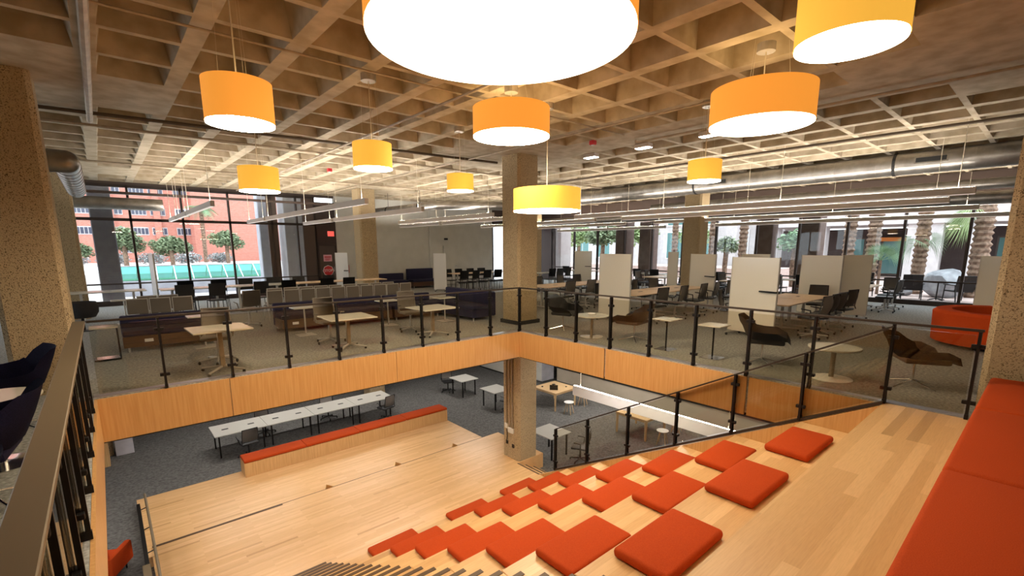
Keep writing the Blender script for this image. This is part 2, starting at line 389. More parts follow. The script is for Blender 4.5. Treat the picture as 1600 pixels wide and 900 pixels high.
# window walls
def windows_left():
    xs = [-16.9, -15.3, -13.7, -12.2, -10.6, -9.1, -8.05, -6.5, -4.95, -3.4, -1.85, -0.85, -0.1]
    f = MB()
    for x in xs: f.box((x - 0.035, RY - 0.02, 0.0), (x + 0.035, RY + 0.1, 4.2))
    for z in (0.05, 3.02, 4.17): f.box((xs[0], RY - 0.02, z - 0.05), (-0.1, RY + 0.1, z + 0.05))
    f.box((xs[0], RY - 0.05, 0.0), (-0.1, RY + 0.1, 0.18))
    w = struct(f.build('window_1', 'bronze_frame'))
    MB().box((-0.62, RY + 0.01, 0.15), (-0.1, RY + 0.06, 4.15)).build('solid_panel', 'brown_panel', w)
    MB().box((-2.02, RY + 0.01, 0.15), (-1.64, RY + 0.06, 4.15)).build('solid_panel', 'brown_panel', w)
    g = MB(); g.box((xs[0], RY + 0.03, 0.15), (-0.1, RY + 0.04, 4.15)); g.build('window_pane', 'window_glass', w)
    MB().box((xs[0], RY - 0.3, 0.76), (-0.1, RY - 0.25, 0.81)).build('guard_bar', 'bronze_frame', w)
windows_left()
def windows_right():
    ys = [12.16, 10.39, 8.68, 6.87, 5.19, 3.53, 1.91, 0.15, -1.46, -3.08, -4.73, -6.39, -8.1]
    f = MB()
    f.box((RX - 0.02, 11.95, 0), (RX + 0.1, 13.5, 3.4))
    for y in ys: f.box((RX - 0.02, y - 0.04, 0.0), (RX + 0.1, y + 0.04, 3.35))
    f.box((RX - 0.05, -8.8, 0.0), (RX + 0.1, 12, 0.16)); f.box((RX - 0.02, -8.8, 3.3), (RX + 0.1, 12, 3.4))
    w = struct(f.build('window_2', 'bronze_frame'))
    MB().box((RX + 0.03, -8.8, 0.15), (RX + 0.04, 11.95, 3.32)).build('window_pane', 'window_glass', w)
    MB().box((RX - 0.3, -8.8, 0.8), (RX - 0.25, 11.95, 0.85)).build('guard_bar', 'bronze_frame', w)
windows_right()
f = MB()
for x in (9.99, 11.8, 13.5): f.box((x - 0.04, RY - 0.02, 0), (x + 0.04, RY + 0.1, 3.7))
f.box((9.95, RY - 0.02, 0), (13.5, RY + 0.1, 0.12)); f.box((9.95, RY - 0.02, 3.3), (13.5, RY + 0.1, 3.7))
w = struct(f.build('window_3', 'bronze_frame')); MB().box((9.99, RY + 0.03, 0.1), (13.5, RY + 0.04, 3.35)).build('window_pane', 'window_glass', w)
f = MB()
for y in (2.0, 4.8, 7.6, 10.4, 13.4): f.box((LX - 0.1, y - 0.04, 0.1), (LX + 0.02, y + 0.04, 3.6))
w = struct(f.build('window_4', 'bronze_frame')); MB().box((LX - 0.07, 2, 0.1), (LX - 0.06, 13.4, 3.6)).build('window_pane', 'window_glass', w)
# exit door with its signs
f = MB(); f.box((-0.1, RY - 0.02, 0), (0.0, RY + 0.1, 4.0)); f.box((0.7, RY - 0.02, 0), (0.8, RY + 0.1, 4.0)); f.box((0, RY - 0.02, 2.1), (0.7, RY + 0.08, 4.0))
w = struct(f.build('door_1', 'bronze_frame'))
MB().box((0.0, RY + 0.02, 0.05), (0.7, RY + 0.06, 2.1)).build('door_leaf', 'brown_panel', w)
MB().tube([(0.6, RY - 0.01, 0.95), (0.6, RY - 0.06, 0.95), (0.6, RY - 0.06, 1.15), (0.6, RY - 0.01, 1.15)], 0.012, 6).build('door_handle', 'chrome', w)
f = MB(); f.box((6.55, RY - 0.075, 0.02), (7.45, RY - 0.02, 2.1)); d2 = struct(f.build('door_2', 'grey_wall'))
MB().cyl((7.3, RY - 0.08, 1.0), (7.3, RY - 0.14, 1.0), 0.02).box((7.2, RY - 0.15, 0.985), (7.32, RY - 0.13, 1.015)).build('door_handle', 'chrome', d2)
def text_mesh(name, s, size, mat, parent, loc, rot):
    cu = bpy.data.curves.new(name, 'FONT'); cu.body = s; cu.size = size; cu.extrude = 0.002; cu.align_x = 'CENTER'; cu.align_y = 'CENTER'
    t = bpy.data.objects.new(name + '_tmp', cu); COL.objects.link(t)
    bpy.context.view_layer.update()
    me = bpy.data.meshes.new_from_object(t.evaluated_get(bpy.context.evaluated_depsgraph_get()))
    bpy.data.objects.remove(t); me.name = name; me.materials.clear(); me.materials.append(MATS[mat])
    o = bpy.data.objects.new(name, me); COL.objects.link(o); o.parent = parent; o.location = loc; o.rotation_euler = rot
    return o
t = thing('stop_sign', 'round red STOP sign stuck on the brown exit door', 'sign', (0.35, RY + 0.015, 0.98))
MB().cyl((0, 0, 0), (0, -0.006, 0), 0.25, seg=8).build('sign_border', 'white_sign', t)
MB().cyl((0, -0.006, 0), (0, -0.012, 0), 0.225, seg=8).build('sign_face', 'stop_red', t)
text_mesh('lettering', 'STOP', 0.16, 'white_sign', t, (0, -0.014, 0), (PI / 2, 0, 0))
t = thing('door_notice', 'pink paper notice above the STOP sign on the exit door', 'notice', (0.36, RY + 0.015, 1.55))
MB().box((-0.19, -0.006, -0.15), (0.19, 0, 0.15)).build('paper', 'pink_sign', t)
MB().box((-0.14, -0.009, 0.02), (0.14, -0.006, 0.07)).box((-0.12, -0.009, -0.05), (0.12, -0.006, -0.02)).box((-0.12, -0.009, -0.1), (0.06, -0.006, -0.075)).build('printing', 'stop_red', t)
t = thing('exit_light', 'glowing red exit light hanging in front of the brown door', 'exit sign', (0.35, 12.9, 2.62))
MB().box((-0.14, -0.02, -0.11), (0.14, 0.02, 0.11), 0.01).build('lamp_body', 'exit_red', t)
MB().cyl((0, 0, 0.11), (0, 0, ZC - 2.62), 0.008, seg=6).build('stem', 'dark_metal', t)

# ================================================================== ATRIUM SEATING
t = thing('bleacher', 'wide maple bleacher of seven seating tiers with red cushions', 'bleacher', (-2.5, -4, ZP))
T0, TD, TR = -7.12, 0.895, 0.48
for k in range(1, 8):
    y0, y1 = T0 + TD * (k - 1), T0 + TD * k
    MB().box((-5.02 + 2.5, y0 + 4, 0), (-0.13 + 2.5, y1 + 4, -TR * k - ZP), 0.012).build('seating_tier', 'maple_tread', t)
MB().prism([(-7.115 + 4, -ZP - 0.012), (-0.86 + 4, -ZP - 0.48 * 7 - 0.012), (-0.86 + 4, 0.0), (-7.115 + 4, 0.0)], 'x', 2.5 - 0.125, 2.5 - 0.035).build('stringer', 'maple_veneer', t)
t = thing('staircase', 'narrow maple staircase with dark nosings beside the bleacher', 'staircase', (-6.2, -4, ZP))
SR, SD = (-ZP) / 24, TD / 3
for k in range(24):
    z = -SR * k - ZP; y1 = T0 + SD * k
    if k == 0: continue
    MB().box((-1.1, y1 - SD + 4, 0), (1.178, y1 + 4, z)).build('step', 'maple_tread', t)
for k in range(24):
    z = -SR * k - ZP; y = T0 + SD * k + 4
    MB().box((-1.1, y - 0.05, z - 0.002), (1.175, y + 0.004, z + 0.006)).build('nosing', 'nosing', t)
struct(MB().box((-7.42, -0.86, ZL), (0.55, 2.72, ZP)).box((0.55, 0.66, ZL), (1.5, 2.72, ZP)).build('floor_landing', 'maple_floor'))
struct(MB().box((-7.53, 2.72, ZL), (1.17, 5.65, ZQ)).build('floor_lower_landing', 'maple_floor'))
struct(MB().box((-7.4, 2.66, ZP), (-4.98, 2.73, ZP + 0.006)).box((-4.98, 2.712, ZP - 0.01), (1.5, 2.726, ZP + 0.004)).build('trim_landing_edge', 'nosing'))
t = thing('side_steps', 'short maple steps with dark nosings at the foot of the column', 'steps', (0.55, -0.1, ZL))
for k in range(2):
    MB().box((k * 0.3, -0.75, 0), (k * 0.3 + 0.3, 0.75, 0.285 - 0.143 * k)).build('step', 'maple_front', t)
    MB().box((k * 0.3 + 0.24, -0.75, 0.285 - 0.143 * k), (k * 0.3 + 0.28, 0.75, 0.292 - 0.143 * k)).build('nosing', 'nosing', t)
MB().box((-0.06, -0.75, 0.43), (-0.02, 0.75, 0.436)).build('nosing', 'nosing', t)
for i, x in enumerate((-3.87, -2.0, -0.14)):
    o = MB().prism([(-0.1, 0), (0.1, 0), (-0.07, 0.11)], 'y', -0.02, 0.02).build('wooden_wedge', 'maple_veneer', None, loc=(x, 2.75, ZQ))
    o.location.z = ZP - 0.005; o.location.y = 2.745
    tag(o, 'small wooden wedge on the landing edge, %s from the column' % ('third', 'second', 'first')[i], 'wedge', 'wedges on the landing edge')
# red floor cushions
def cushion(name, sx, sy, sz, mat='red_fabric'):
    f = MB(); f.box((-sx / 2, -sy / 2, 0), (sx / 2, sy / 2, sz), min(sz * 0.42, 0.045), seg=3)
    return f.build(name, mat, None, True)
proto = None
names = {0: 'in the line beside the staircase', 1: 'in the middle line', 2: 'in the line beside the railing'}
for c, (xa, xb) in enumerate(((-4.62, -3.7), (-3.05, -2.13), (-1.52, -0.7))):
    for k in range(1, 8):
        sh = (0, 0, 0.1, 0.13, 0.16, 0.2, 0.16)[k - 1] * (0.8 if c != 1 else 1.4)
        loc = ((xa + xb) / 2 + sh * 0.9 + random.uniform(-0.02, 0.02), T0 + TD * k - 0.31 + random.uniform(-0.015, 0.015), -TR * k + 0.001)
        if proto is None: proto = cushion('floor_cushion', 0.92, 0.5, 0.09); o = proto
        else: o = proto.copy(); COL.objects.link(o)
        o.location = loc; o.rotation_euler.z = random.uniform(-0.025, 0.025)
        tag(o, 'red floor cushion, %s tier from the top, %s' % (ORD[k - 1], names[c]), 'cushion', 'red cushions on the bleacher')
# top bench with red pads
t = thing('top_bench', 'long maple bench box under red pads at the bleacher top', 'bench', (-3.5, -8.5, 0))
MB().box((-4.3, -0.44, 0), (3.95, 0.47, 0.33), 0.01).build('bench_box', 'maple_front', t)
MB().box((-4.3, -0.40, 0.0), (3.95, 0.475, 0.05)).build('plinth', 'rubber', t)
xs = [0.46, -1.18, -3.11, -5.04, -6.97]
for i, (b, a) in enumerate(zip(xs[:-1], xs[1:])):
    w = b - a - 0.012
    o = MB().box((-w / 2, -0.46, 0), (w / 2, 0.48, 0.125), 0.04, seg=3).build('bench_pad', 'red_fabric', None, True, ((a + b) / 2, -8.5, 0.332))
    tag(o, 'red upholstered bench pad, %s from the right concrete column' % ORD[i], 'bench pad', 'red pads on the top bench')
# far bench on the lower landing
t = thing('low_bench', 'long low maple bench on the lower landing facing the stairs', 'bench', (-2.05, 5.38, ZQ))
MB().box((-3.2, -0.24, 0), (3.21, 0.27, 0.4), 0.006).build('bench_box', 'maple_front', t)
for i in range(4):
    a = -5.25 + 1.6025 * i
    o = MB().box((0, -0.26, 0), (1.595, 0.27, 0.085), 0.03, seg=2).build('bench_pad', 'red_fabric', None, True, (a, 5.38, ZQ + 0.402))
    tag(o, 'slim red pad on the lower landing bench, %s from the carpet end' % ORD[i], 'bench pad', 'red pads on the low bench')

# ================================================================== GLASS RAILINGS
def post(t, x, y, z, nx, ny, h=1.04, slope=0.0):
    """post of two flat bars with two clamps; nx,ny is the direction along the rail"""
    px, py = -ny, nx
    q = Matrix(((nx, px, 0, x), (ny, py, 0, y), (0, 0, 1, z), (0, 0, 0, 1)))
    p = MB(); p.box((-0.014, -0.04, 0.0), (0.014, -0.01, h), mtx=q).box((-0.014, 0.01, 0.0), (0.014, 0.04, h), mtx=q)
    p.box((-0.018, -0.045, 0.0), (0.018, 0.045, 0.06), mtx=q)
    o = p.build('post', 'dark_metal', t)
    for zz in (0.2, h - 0.17): MB().box((-0.06, -0.026, zz - 0.022), (0.06, 0.026, zz + 0.022), 0.004, mtx=q).build('clamp', 'dark_metal', o)
def panel(t, a, b, z0a, z1a, z0b, z1b, n):
    """sheet of glass between two plan points"""
    f = MB(); h = 0.006
    A = [Vector((a[0], a[1], z0a)), Vector((b[0], b[1], z0b)), Vector((b[0], b[1], z1b)), Vector((a[0], a[1], z1a))]
    nn = Vector((n[0], n[1], 0)) * h
    v = [f.bm.verts.new(p - nn) for p in A] + [f.bm.verts.new(p + nn) for p in A]
    for q in ((0, 1, 2, 3), (4, 5, 6, 7), (0, 1, 5, 4), (1, 2, 6, 5), (2, 3, 7, 6), (3, 0, 4, 7)): f.bm.faces.new([v[k] for k in q])
    f.build('glass_panel', 'rail_glass', t)
t = thing('glass_railing', 'glass railing with dark posts along the back of the opening', 'railing', (-3.9, 0.0, 0))
pa = [-6.98, -6.12, -5.27, -4.41, -3.54, -2.68, -1.8, -0.9]
for x in pa: post(t, x + 3.9, 0, 0, 1, 0)
e = [-7.74] + pa + [-0.05]
for a, b in zip(e[:-1], e[1:]): panel(t, (a + 3.9 + 0.012, 0), (b + 3.9 - 0.012, 0), 0.05, 1.0, 0.05, 1.0, (0, 1))
MB().box((-7.74 + 3.9, -0.02, 1.04), (-0.045 + 3.9, 0.02, 1.07), 0.004).build('top_rail', 'rail_dark', t)
t = thing('glass_railing', 'glass railing with dark posts along the carpeted side by the lounge chairs', 'railing', (0, -3.95, 0))
pb = [-0.91, -1.81, -2.71, -3.6, -4.48, -5.37, -6.25, -7.12]
post(t, 0, 3.95, 0, 0, 1)
for y in pb + [-7.9]: post(t, 0, y + 3.95, 0, 0, 1)
e = [-0.03] + pb + [-7.88]
for a, b in zip(e[:-1], e[1:]): panel(t, (0, a + 3.95 - 0.012), (0, b + 3.95 + 0.012), 0.05, 1.0, 0.05, 1.0, (1, 0))
MB().box((-0.02, -7.93 + 3.95, 1.04), (0.02, 3.97, 1.07), 0.004).build('top_rail', 'rail_dark', t)
t = thing('stair_railing', 'sloping glass railing descending beside the bleacher', 'railing', (-0.08, -4.2, 0))
ps = [-7.12, -6.2, -5.25, -4.28, -3.27, -2.26, -1.33]
zs = lambda y: -(y + 7.12) * TR / TD
for y in ps[1:]: post(t, 0, y + 4.2, zs(y) + 0.02, 0, 1, 1.0)
for a, b in zip(ps[:-1], ps[1:]): panel(t, (0, a + 4.21), (0, b + 4.19), zs(a) + 0.07, zs(a) + 0.98, zs(b) + 0.07, zs(b) + 0.98, (1, 0))
for nm, dz, hw, hh in (('top_rail', 1.0, 0.018, 0.028), ('base_shoe', -0.0, 0.025, 0.045)):
    f = MB()
    A = [(-hw, ps[0] + 4.2, zs(ps[0]) + dz), (hw, ps[0] + 4.2, zs(ps[0]) + dz), (hw, ps[0] + 4.2, zs(ps[0]) + dz + hh), (-hw, ps[0] + 4.2, zs(ps[0]) + dz + hh)]
    B = [(p[0], ps[-1] + 4.2, p[2] - zs(ps[0]) + zs(ps[-1])) for p in A]
    v = [f.bm.verts.new(p) for p in A + B]
    for q in ((0, 1, 2, 3), (4, 5, 6, 7), (0, 1, 5, 4), (1, 2, 6, 5), (2, 3, 7, 6), (3, 0, 4, 7)): f.bm.faces.new([v[k] for k in q])
    f.build(nm, 'rail_dark', t)
t = thing('glass_railing', 'near glass railing with wide bronze handrail beside navy lounge chairs', 'railing', (-7.815, -4, 0))
pc = [-0.75, -1.55, -2.4, -3.3, -4.15, -4.95, -5.75, -6.6, -7.45]
for y in pc: post(t, 0, y + 4, 0, 0, 1)
e = [-0.02] + pc + [-8.6]
for a, b in zip(e[:-1], e[1:]): panel(t, (0, a + 4 - 0.012), (0, b + 4 + 0.012), 0.05, 1.0, 0.05, 1.0, (1, 0))
MB().box((-0.06, -8.6 + 4, 1.035), (0.065, 4.03, 1.07), 0.005).build('handrail', 'bronze_rail', t)
t = thing('stair_handrail', 'dark handrail on brackets at the landing edge beside the staircase', 'handrail', (-7.45, 2, ZP))
MB().tube([(0.07, 1.7, 0.72), (0.07, 0.0, 0.74), (0.07, -2.2, 0.8), (0.07, -6.6, 3.1)], 0.022, 8).build('rail', 'bronze_rail', t)
MB().box((-0.09, -1.15, 0.6), (-0.03, 1.3, 0.72), 0.006).build('top_bar', 'dark_metal', t)
MB().box((-0.075, -2.9, 0.02), (-0.045, 1.28, 0.6), 0.004).build('infill_panel', 'dark_metal', t)
MB().box((-0.13, -2.9, 0.72), (-0.02, -1.2, 0.74), 0.004).build('cap_plate', 'bronze_rail', t)
f = MB()
for y in (1.1, 0.2, -0.7, -1.6): f.tube([(-0.05, y, 0.66), (0.07, y, 0.69)], 0.01, 6)
f.build('bracket', 'dark_metal', t)

# ================================================================== LIGHTS
def drum(x, y, z, r, h, kind, label, canopy=True):
    t = thing('drum_pendant', label, 'pendant lamp', (x, y, z), 0.6, 'drum pendants over the atrium')
    sh = 'shade_orange' if kind else 'shade_yellow'
    f = MB(); seg = 64
    f.lathe([(r, 0.012), (r, h), (r - 0.012, h), (r - 0.012, 0.012)], seg=seg, cap=False).build('shade', sh, t, True)
    MB().lathe([(r - 0.004, 0.0), (r - 0.004, 0.016)], seg=seg).build('diffuser', 'drum_diffuser_big' if r > 0.8 else 'drum_diffuser_left' if x < -5.5 and r < 0.5 else 'drum_diffuser_near' if y < -5 else 'drum_diffuser', t, True)
    MB().lathe([(r * 0.99, h - 0.02), (r * 0.99, h - 0.004)], seg=48).build('top_diffuser', 'drum_top', t)
    MB().box((r - 0.002, -0.006, 0.014), (r + 0.0025, 0.006, h)).build('shade_seam', 'conduit', t)
    MB().cyl((0, 0, h), (0, 0, ZC - z - 0.05), 0.006, seg=6).build('cable', 'cable', t)
    if not (z < 2.7):
        for a in (0.3, 2.4, 4.5): MB().cyl((r * 0.5 * math.cos(a), r * 0.5 * math.sin(a), h - 0.01), (r * 0.4 * math.cos(a), r * 0.4 * math.sin(a), ZC - z - 0.002), 0.0016, seg=4).build('stay_wire', 'cable', t)
    MB().lathe([(0.1, 0), (0.1, 0.09)], (0, 0, ZC - z - 0.09), 16).build('canopy', 'clear_canopy', t)
drum(-5.256, -5.688, 3.4, 0.9, 0.45, 1, 'huge orange drum pendant at the top of the picture, largest of all')
drum(-1.43, -5.85, 3.41, 0.56, 0.4, 1, 'broad orange drum pendant over the red cushions by the glass railing')
drum(-2.71, -2.85, 3.6, 0.56, 0.4, 1, 'broad orange drum pendant hanging high straight below the huge one')
drum(-1.72, -2.61, 2.6, 0.56, 0.36, 0, 'low broad yellow drum pendant overlapping the central column')
drum(-6.47, -3.73, 3.03, 0.26, 0.335, 1, 'small orange drum pendant nearest the left concrete column')
drum(-5.66, -0.79, 2.8, 0.26, 0.33, 0, 'small yellow drum pendant in front of the brick building window')
drum(-4.49, -1.98, 3.08, 0.26, 0.34, 0, 'small yellow drum pendant with a seam, above the tan chairs row')
drum(-1.95, -0.43, 3.1, 0.26, 0.32, 0, 'small yellow drum pendant just short of the central column, farthest one')
drum(0.16, -4.37, 3.06, 0.26, 0.33, 0, 'small yellow drum pendant in front of the round metal duct')
drum(-4.25, -7.46, 3.1, 0.265, 0.34, 0, 'small yellow drum pendant cut off by the upper right picture edge')

def linear(x, y0, y1, z, label, n=1, hh=0.13, cat='linear pendant', dm='line_diffuser', hm='pendant_housing'):
    t = thing('linear_pendant', label, cat, (x, (y0 + y1) / 2, z), 0, 'linear pendants')
    L = abs(y1 - y0) / 2
    MB().box((-0.045, -L, 0.004), (0.045, L, hh), 0.004).build('housing', hm, t)
    MB().box((-0.04, -L + 0.01, 0), (0.04, L - 0.01, 0.005)).build('diffuser', dm, t)
    uw = 0.035 if hh < 0.2 else 0.018
    MB().box((-uw, -L + 0.02, hh), (uw, L - 0.02, hh + 0.0008)).build('uplight', 'line_uplight', t)
    k = max(2, int(2 * L / 3.2) + 1)
    top = ZC + 0.4 - z if z > 0 else -0.61 - z
    for i in range(k):
        yy = -L + 0.25 + (2 * L - 0.5) * i / (k - 1); MB().cyl((0, yy, hh), (0, yy, top), 0.006, seg=5).build('cable', 'cable', t)
    return t
zf = 2.95
linear(-5.42, 4.4, 8.4, zf, 'near linear pendant in front of the brick building window')
linear(-5.42, 8.55, 10.6, zf, 'middle linear pendant in front of the brick building window')
linear(-5.42, 10.75, 12.8, zf, 'far linear pendant in front of the brick building window')
linear(-2.95, 1.7, 9.9, zf, 'long linear pendant ending at the far column top')
linear(-2.95, 10.1, 12.6, zf, 'short linear pendant in front of the pale outdoor pier')
linear(-0.85, 2.9, 9.2, zf, 'long linear pendant crossing in front of the far column')
linear(-0.85, 9.4, 12.6, zf, 'short linear pendant above the exit door light')
linear(1.95, 3.4, 9.6, zf, 'long linear pendant over the navy corner sofa')
linear(3.6, 3.6, 8.9, zf, 'linear pendant ending behind the central column, lower of two')
linear(3.6, 9.1, 12.6, zf, 'short far linear pendant by the grey wall door')
linear(4.85, 2.6, -7.2, zf, 'longest linear pendant, nearest row over the whiteboards')
linear(6.95, 10.6, 3.4, zf, 'linear pendant in the second row near the far tables')
linear(6.95, 2.2, -6.6, zf, 'linear pendant in the second row crossing the far right column')
linear(10.25, 10.5, 4.4, zf, 'linear pendant in the third row near the window trees')
linear(10.25, 3.0, -6.8, zf, 'linear pendant in the third row before the palm windows')
linear(12.85, 11.0, 4.0, 2.86, 'linear pendant in the last row along the tree windows')
linear(12.85, 1.6, -8.0, 2.86, 'linear pendant in the last row along the palm windows')
# lower level lamps: the long one seen below, and unseen fixtures added under the slab to brighten it
linear(2.25, 0.2, -4.45, -2.13, 'bright linear pendant over the wooden tables on the lower level', hh=0.28, dm='line_diffuser', hm='white_plastic')
def added_slab_light(x, y, lx, ly, label):
    t = thing('ceiling_light', label, 'ceiling light', (x, y, -0.72))
    MB().box((-lx / 2, -ly / 2, 0.01), (lx / 2, ly / 2, 0.08), 0.005).build('housing', 'white_plastic', t)
    MB().box((-lx / 2 + 0.02, -ly / 2 + 0.02, 0), (lx / 2 - 0.02, ly / 2 - 0.02, 0.012)).build('diffuser', 'slab_diffuser', t)
added_slab_light(-4.5, 8.5, 3.0, 0.3, 'added unseen ceiling light over the left end of the white tables downstairs')
added_slab_light(-0.6, 8.5, 3.0, 0.3, 'added unseen ceiling light over the right end of the white tables downstairs')
added_slab_light(4.0, 7.5, 0.3, 3.0, 'added unseen ceiling light over the small white desks downstairs')
added_slab_light(5.3, 2.0, 0.3, 3.0, 'added unseen ceiling light over the first wooden table downstairs')
added_slab_light(7.4, -2.0, 0.3, 3.0, 'added unseen ceiling light along the beige wall downstairs')
added_slab_light(-5.4, 3.6, 3.0, 0.3, 'added unseen ceiling light under the back slab edge near the left fascia')
added_slab_light(-1.9, 3.6, 3.0, 0.3, 'added unseen ceiling light under the back slab edge near the column')
added_slab_light(-8.6, -1.5, 0.3, 3.0, 'added unseen ceiling light under the left slab edge near the landing')
added_slab_light(-8.6, -5.0, 0.3, 3.0, 'added unseen ceiling light under the left slab edge near the staircase')
added_slab_light(1.2, -2.4, 0.3, 3.0, 'added unseen ceiling light under the right slab edge')
added_slab_light(6.6, 1.9, 0.3, 3.0, 'added unseen ceiling light between the maple tables and the beige wall')
added_slab_light(-10.0, 4.5, 0.3, 3.0, 'added unseen ceiling light over the red armchair downstairs')
for i, (x, y) in enumerate(((2.1, -0.35), (2.1, -1.87), (2.1, -3.4))):
    t = thing('ceiling_light', 'small bright rectangular ceiling light, %s from the central column' % ORD[i], 'ceiling light', (x, y, ZC - 0.1), 0, 'bright ceiling lights by the central column')
    MB().box((-0.09, -0.18, 0.012), (0.09, 0.18, 0.1), 0.005).build('housing', 'pendant_housing', t)
    MB().box((-0.08, -0.17, 0), (0.08, 0.17, 0.014)).build('diffuser', 'slab_diffuser', t)
# ducts
def duct(name, pts, r, label, every=0.45, mat='galvanised_duct', vents=(), straps=()):
    t = thing(name, label, 'duct', pts[0])
    P0 = Vector(pts[0]); loc = [Vector(p) - P0 for p in pts]
    f = MB(); f.tube(loc, r, 24)
    if len(loc) > 2:
        for p in loc[1:-1]: f.ball(p, r, 20, 12)
    f.build('duct_body', mat, t, True)
    f = MB()
    for a, b in zip(loc[:-1], loc[1:]):
        L = (b - a).length; d = (b - a).normalized(); k = int(L / every)
        for i in range(1, k + 1):
            c = a + d * (i * every - 0.1)
            MB().cyl(c - d * 0.006, c + d * 0.006, r + 0.006, seg=24).build('seam', 'duct_seam', t)
    for (s, ang, w) in vents:
        c = loc[0] + (loc[1] - loc[0]).normalized() * s
        f = MB(); q = Matrix.Translation(c) @ Matrix.Rotation(ang, 4, (loc[1] - loc[0]).normalized())
        d = (loc[1] - loc[0]).normalized(); side = d.cross(Vector((0, 0, 1)))
        for dz, mat2, ex in ((0, 'galvanised_duct', 0.03), (0.012, 'vent_black', 0)):
            g = MB(); n = side if abs(side.x) > 0 else side
            A = c + q.to_3x3() @ (n * (r + 0.004 + dz)); u = d * (w / 2 + ex); v = (q.to_3x3() @ Vector((0, 0, 1))) * (0.05 + ex)
            g.face([A - u - v, A + u - v, A + u + v, A - u + v]); nn = (q.to_3x3() @ n) * 0.02
            g.face([A - u - v - nn, A + u - v - nn, A + u + v - nn, A - u + v - nn])
            for s1, s2 in ((-u - v, u - v), (u - v, u + v), (u + v, -u + v), (-u + v, -u - v)): g.face([A + s1, A + s2, A + s2 - nn, A + s1 - nn])
            g.build('vent' if mat2 == 'vent_black' else 'vent_frame', mat2, t)
    if straps:
        f = MB(); d = (loc[1] - loc[0]).normalized()
        for s in straps:
            c = loc[0] + d * s; f.cyl(c - d * 0.03, c + d * 0.03, r + 0.012, seg=24); f.cyl(c + Vector((0, 0, r)), c + Vector((0, 0, ZC - pts[0][2] - 0.001)), 0.008, seg=5)
        f.build('hanger', 'vent_black', t)
    return t
duct('round_duct', [(7.7, 5.2, 3.98), (7.7, -8.6, 3.98)], 0.26, 'big shiny round duct running above the whiteboards toward the right column', vents=((6.2, -0.1, 0.55), (11.3, -0.1, 0.55)), straps=(5.4, 10.6))
duct('round_duct', [(11.6, 4.0, 3.72), (11.6, -8.6, 3.72)], 0.15, 'thin round duct behind the big shiny one on the right')
duct('round_duct', [(12.3, 12.0, 3.38), (12.3, -8.6, 3.38)], 0.2, 'lowest round duct along the palm windows with a black vent', vents=((17.4, 0, 0.75), (12, 0, 0.6)))
duct('round_duct', [(-9.6, 1.9, 3.34), (-7.72, 1.9, 3.34), (-7.72, 6.6, 3.34)], 0.17, 'shiny elbow duct emerging behind the left concrete column')
duct('round_duct', [(-9.6, 12.6, 3.5), (-5.6, 12.6, 3.5)], 0.2, 'round duct along the top of the brick building window')
duct('round_duct', [(1.9, 12.9, 3.55), (2.6, 7.8, 3.62), (4.6, 6.6, 3.62), (6.3, 6.3, 3.62)], 0.16, 'bent round duct above the navy sofas by the grey wall', straps=(2.0, 4.2))
for x, y, l in ((0.95, -1.35, 'small red fire alarm on the ceiling band right of the central column'), (-2.1, 6.0, 'small red fire alarm on the ceiling above the tan chairs')):
    t = thing('fire_alarm', l, 'alarm', (x, y, ZC - 0.09))
    MB().box((-0.06, -0.06, 0), (0.06, 0.06, 0.09), 0.01).build('alarm_body', 'stop_red', t); MB().cyl((0, 0, -0.02), (0, 0, 0.0), 0.03, seg=12).build('strobe', 'white_plastic', t)
# dark beams and conduits
struct(MB().box((-9, 12.95, 3.84), (0.8, 13.1, 3.93)).build('beam_window_head', 'brown_panel'))
def pipe(pts, r, label, mat='conduit'):
    P0 = Vector(pts[0]); f = MB(); f.tube([Vector(p) - P0 for p in pts], r, 8)
    tag(f.build('ceiling_pipe', mat, None, True, P0), label, 'pipe')
pipe([(4.7, 6.0, 4.2), (4.7, -8.6, 4.2)], 0.03, 'dark pipe under the ceiling passing above the longest linear pendant', 'dark_pipe')
pipe([(-7.34, -6.0, 4.24), (-7.34, 3.2, 4.24)], 0.045, 'pale conduit under the ceiling rib beside the left column')
pipe([(-9.5, -2.2, 4.26), (0.9, -2.2, 4.26)], 0.015, 'thin conduit crossing the ceiling behind the nearest small lamp')
pipe([(-9.5, 2.75, 4.25), (0.9, 1.9, 4.25)], 0.03, 'dark conduit crossing the ceiling near the left column top', 'dark_pipe')
pipe([(-9.5, 3.6, 4.25), (13, 3.6, 4.25)], 0.025, 'pale conduit crossing the ceiling beyond the central column')
pipe([(-8.5, 8.2, 4.22), (13, 8.2, 4.22)], 0.03, 'pale conduit crossing the ceiling over the tan chairs')
pipe([(-3.2, -4.5, 4.2), (-3.2, 12.8, 4.2)], 0.022, 'long conduit running to the brown exit door wall')
pipe([(1.6, -7.9, 4.24), (1.6, -2.0, 4.24), (1.6, -2.0, 4.29)], 0.02, 'bent conduit on the smooth concrete band near the right column')
pipe([(0.0, -4.9, 4.24), (0.0, 12.0, 4.24)], 0.02, 'conduit under the ceiling rib in front of the central column')

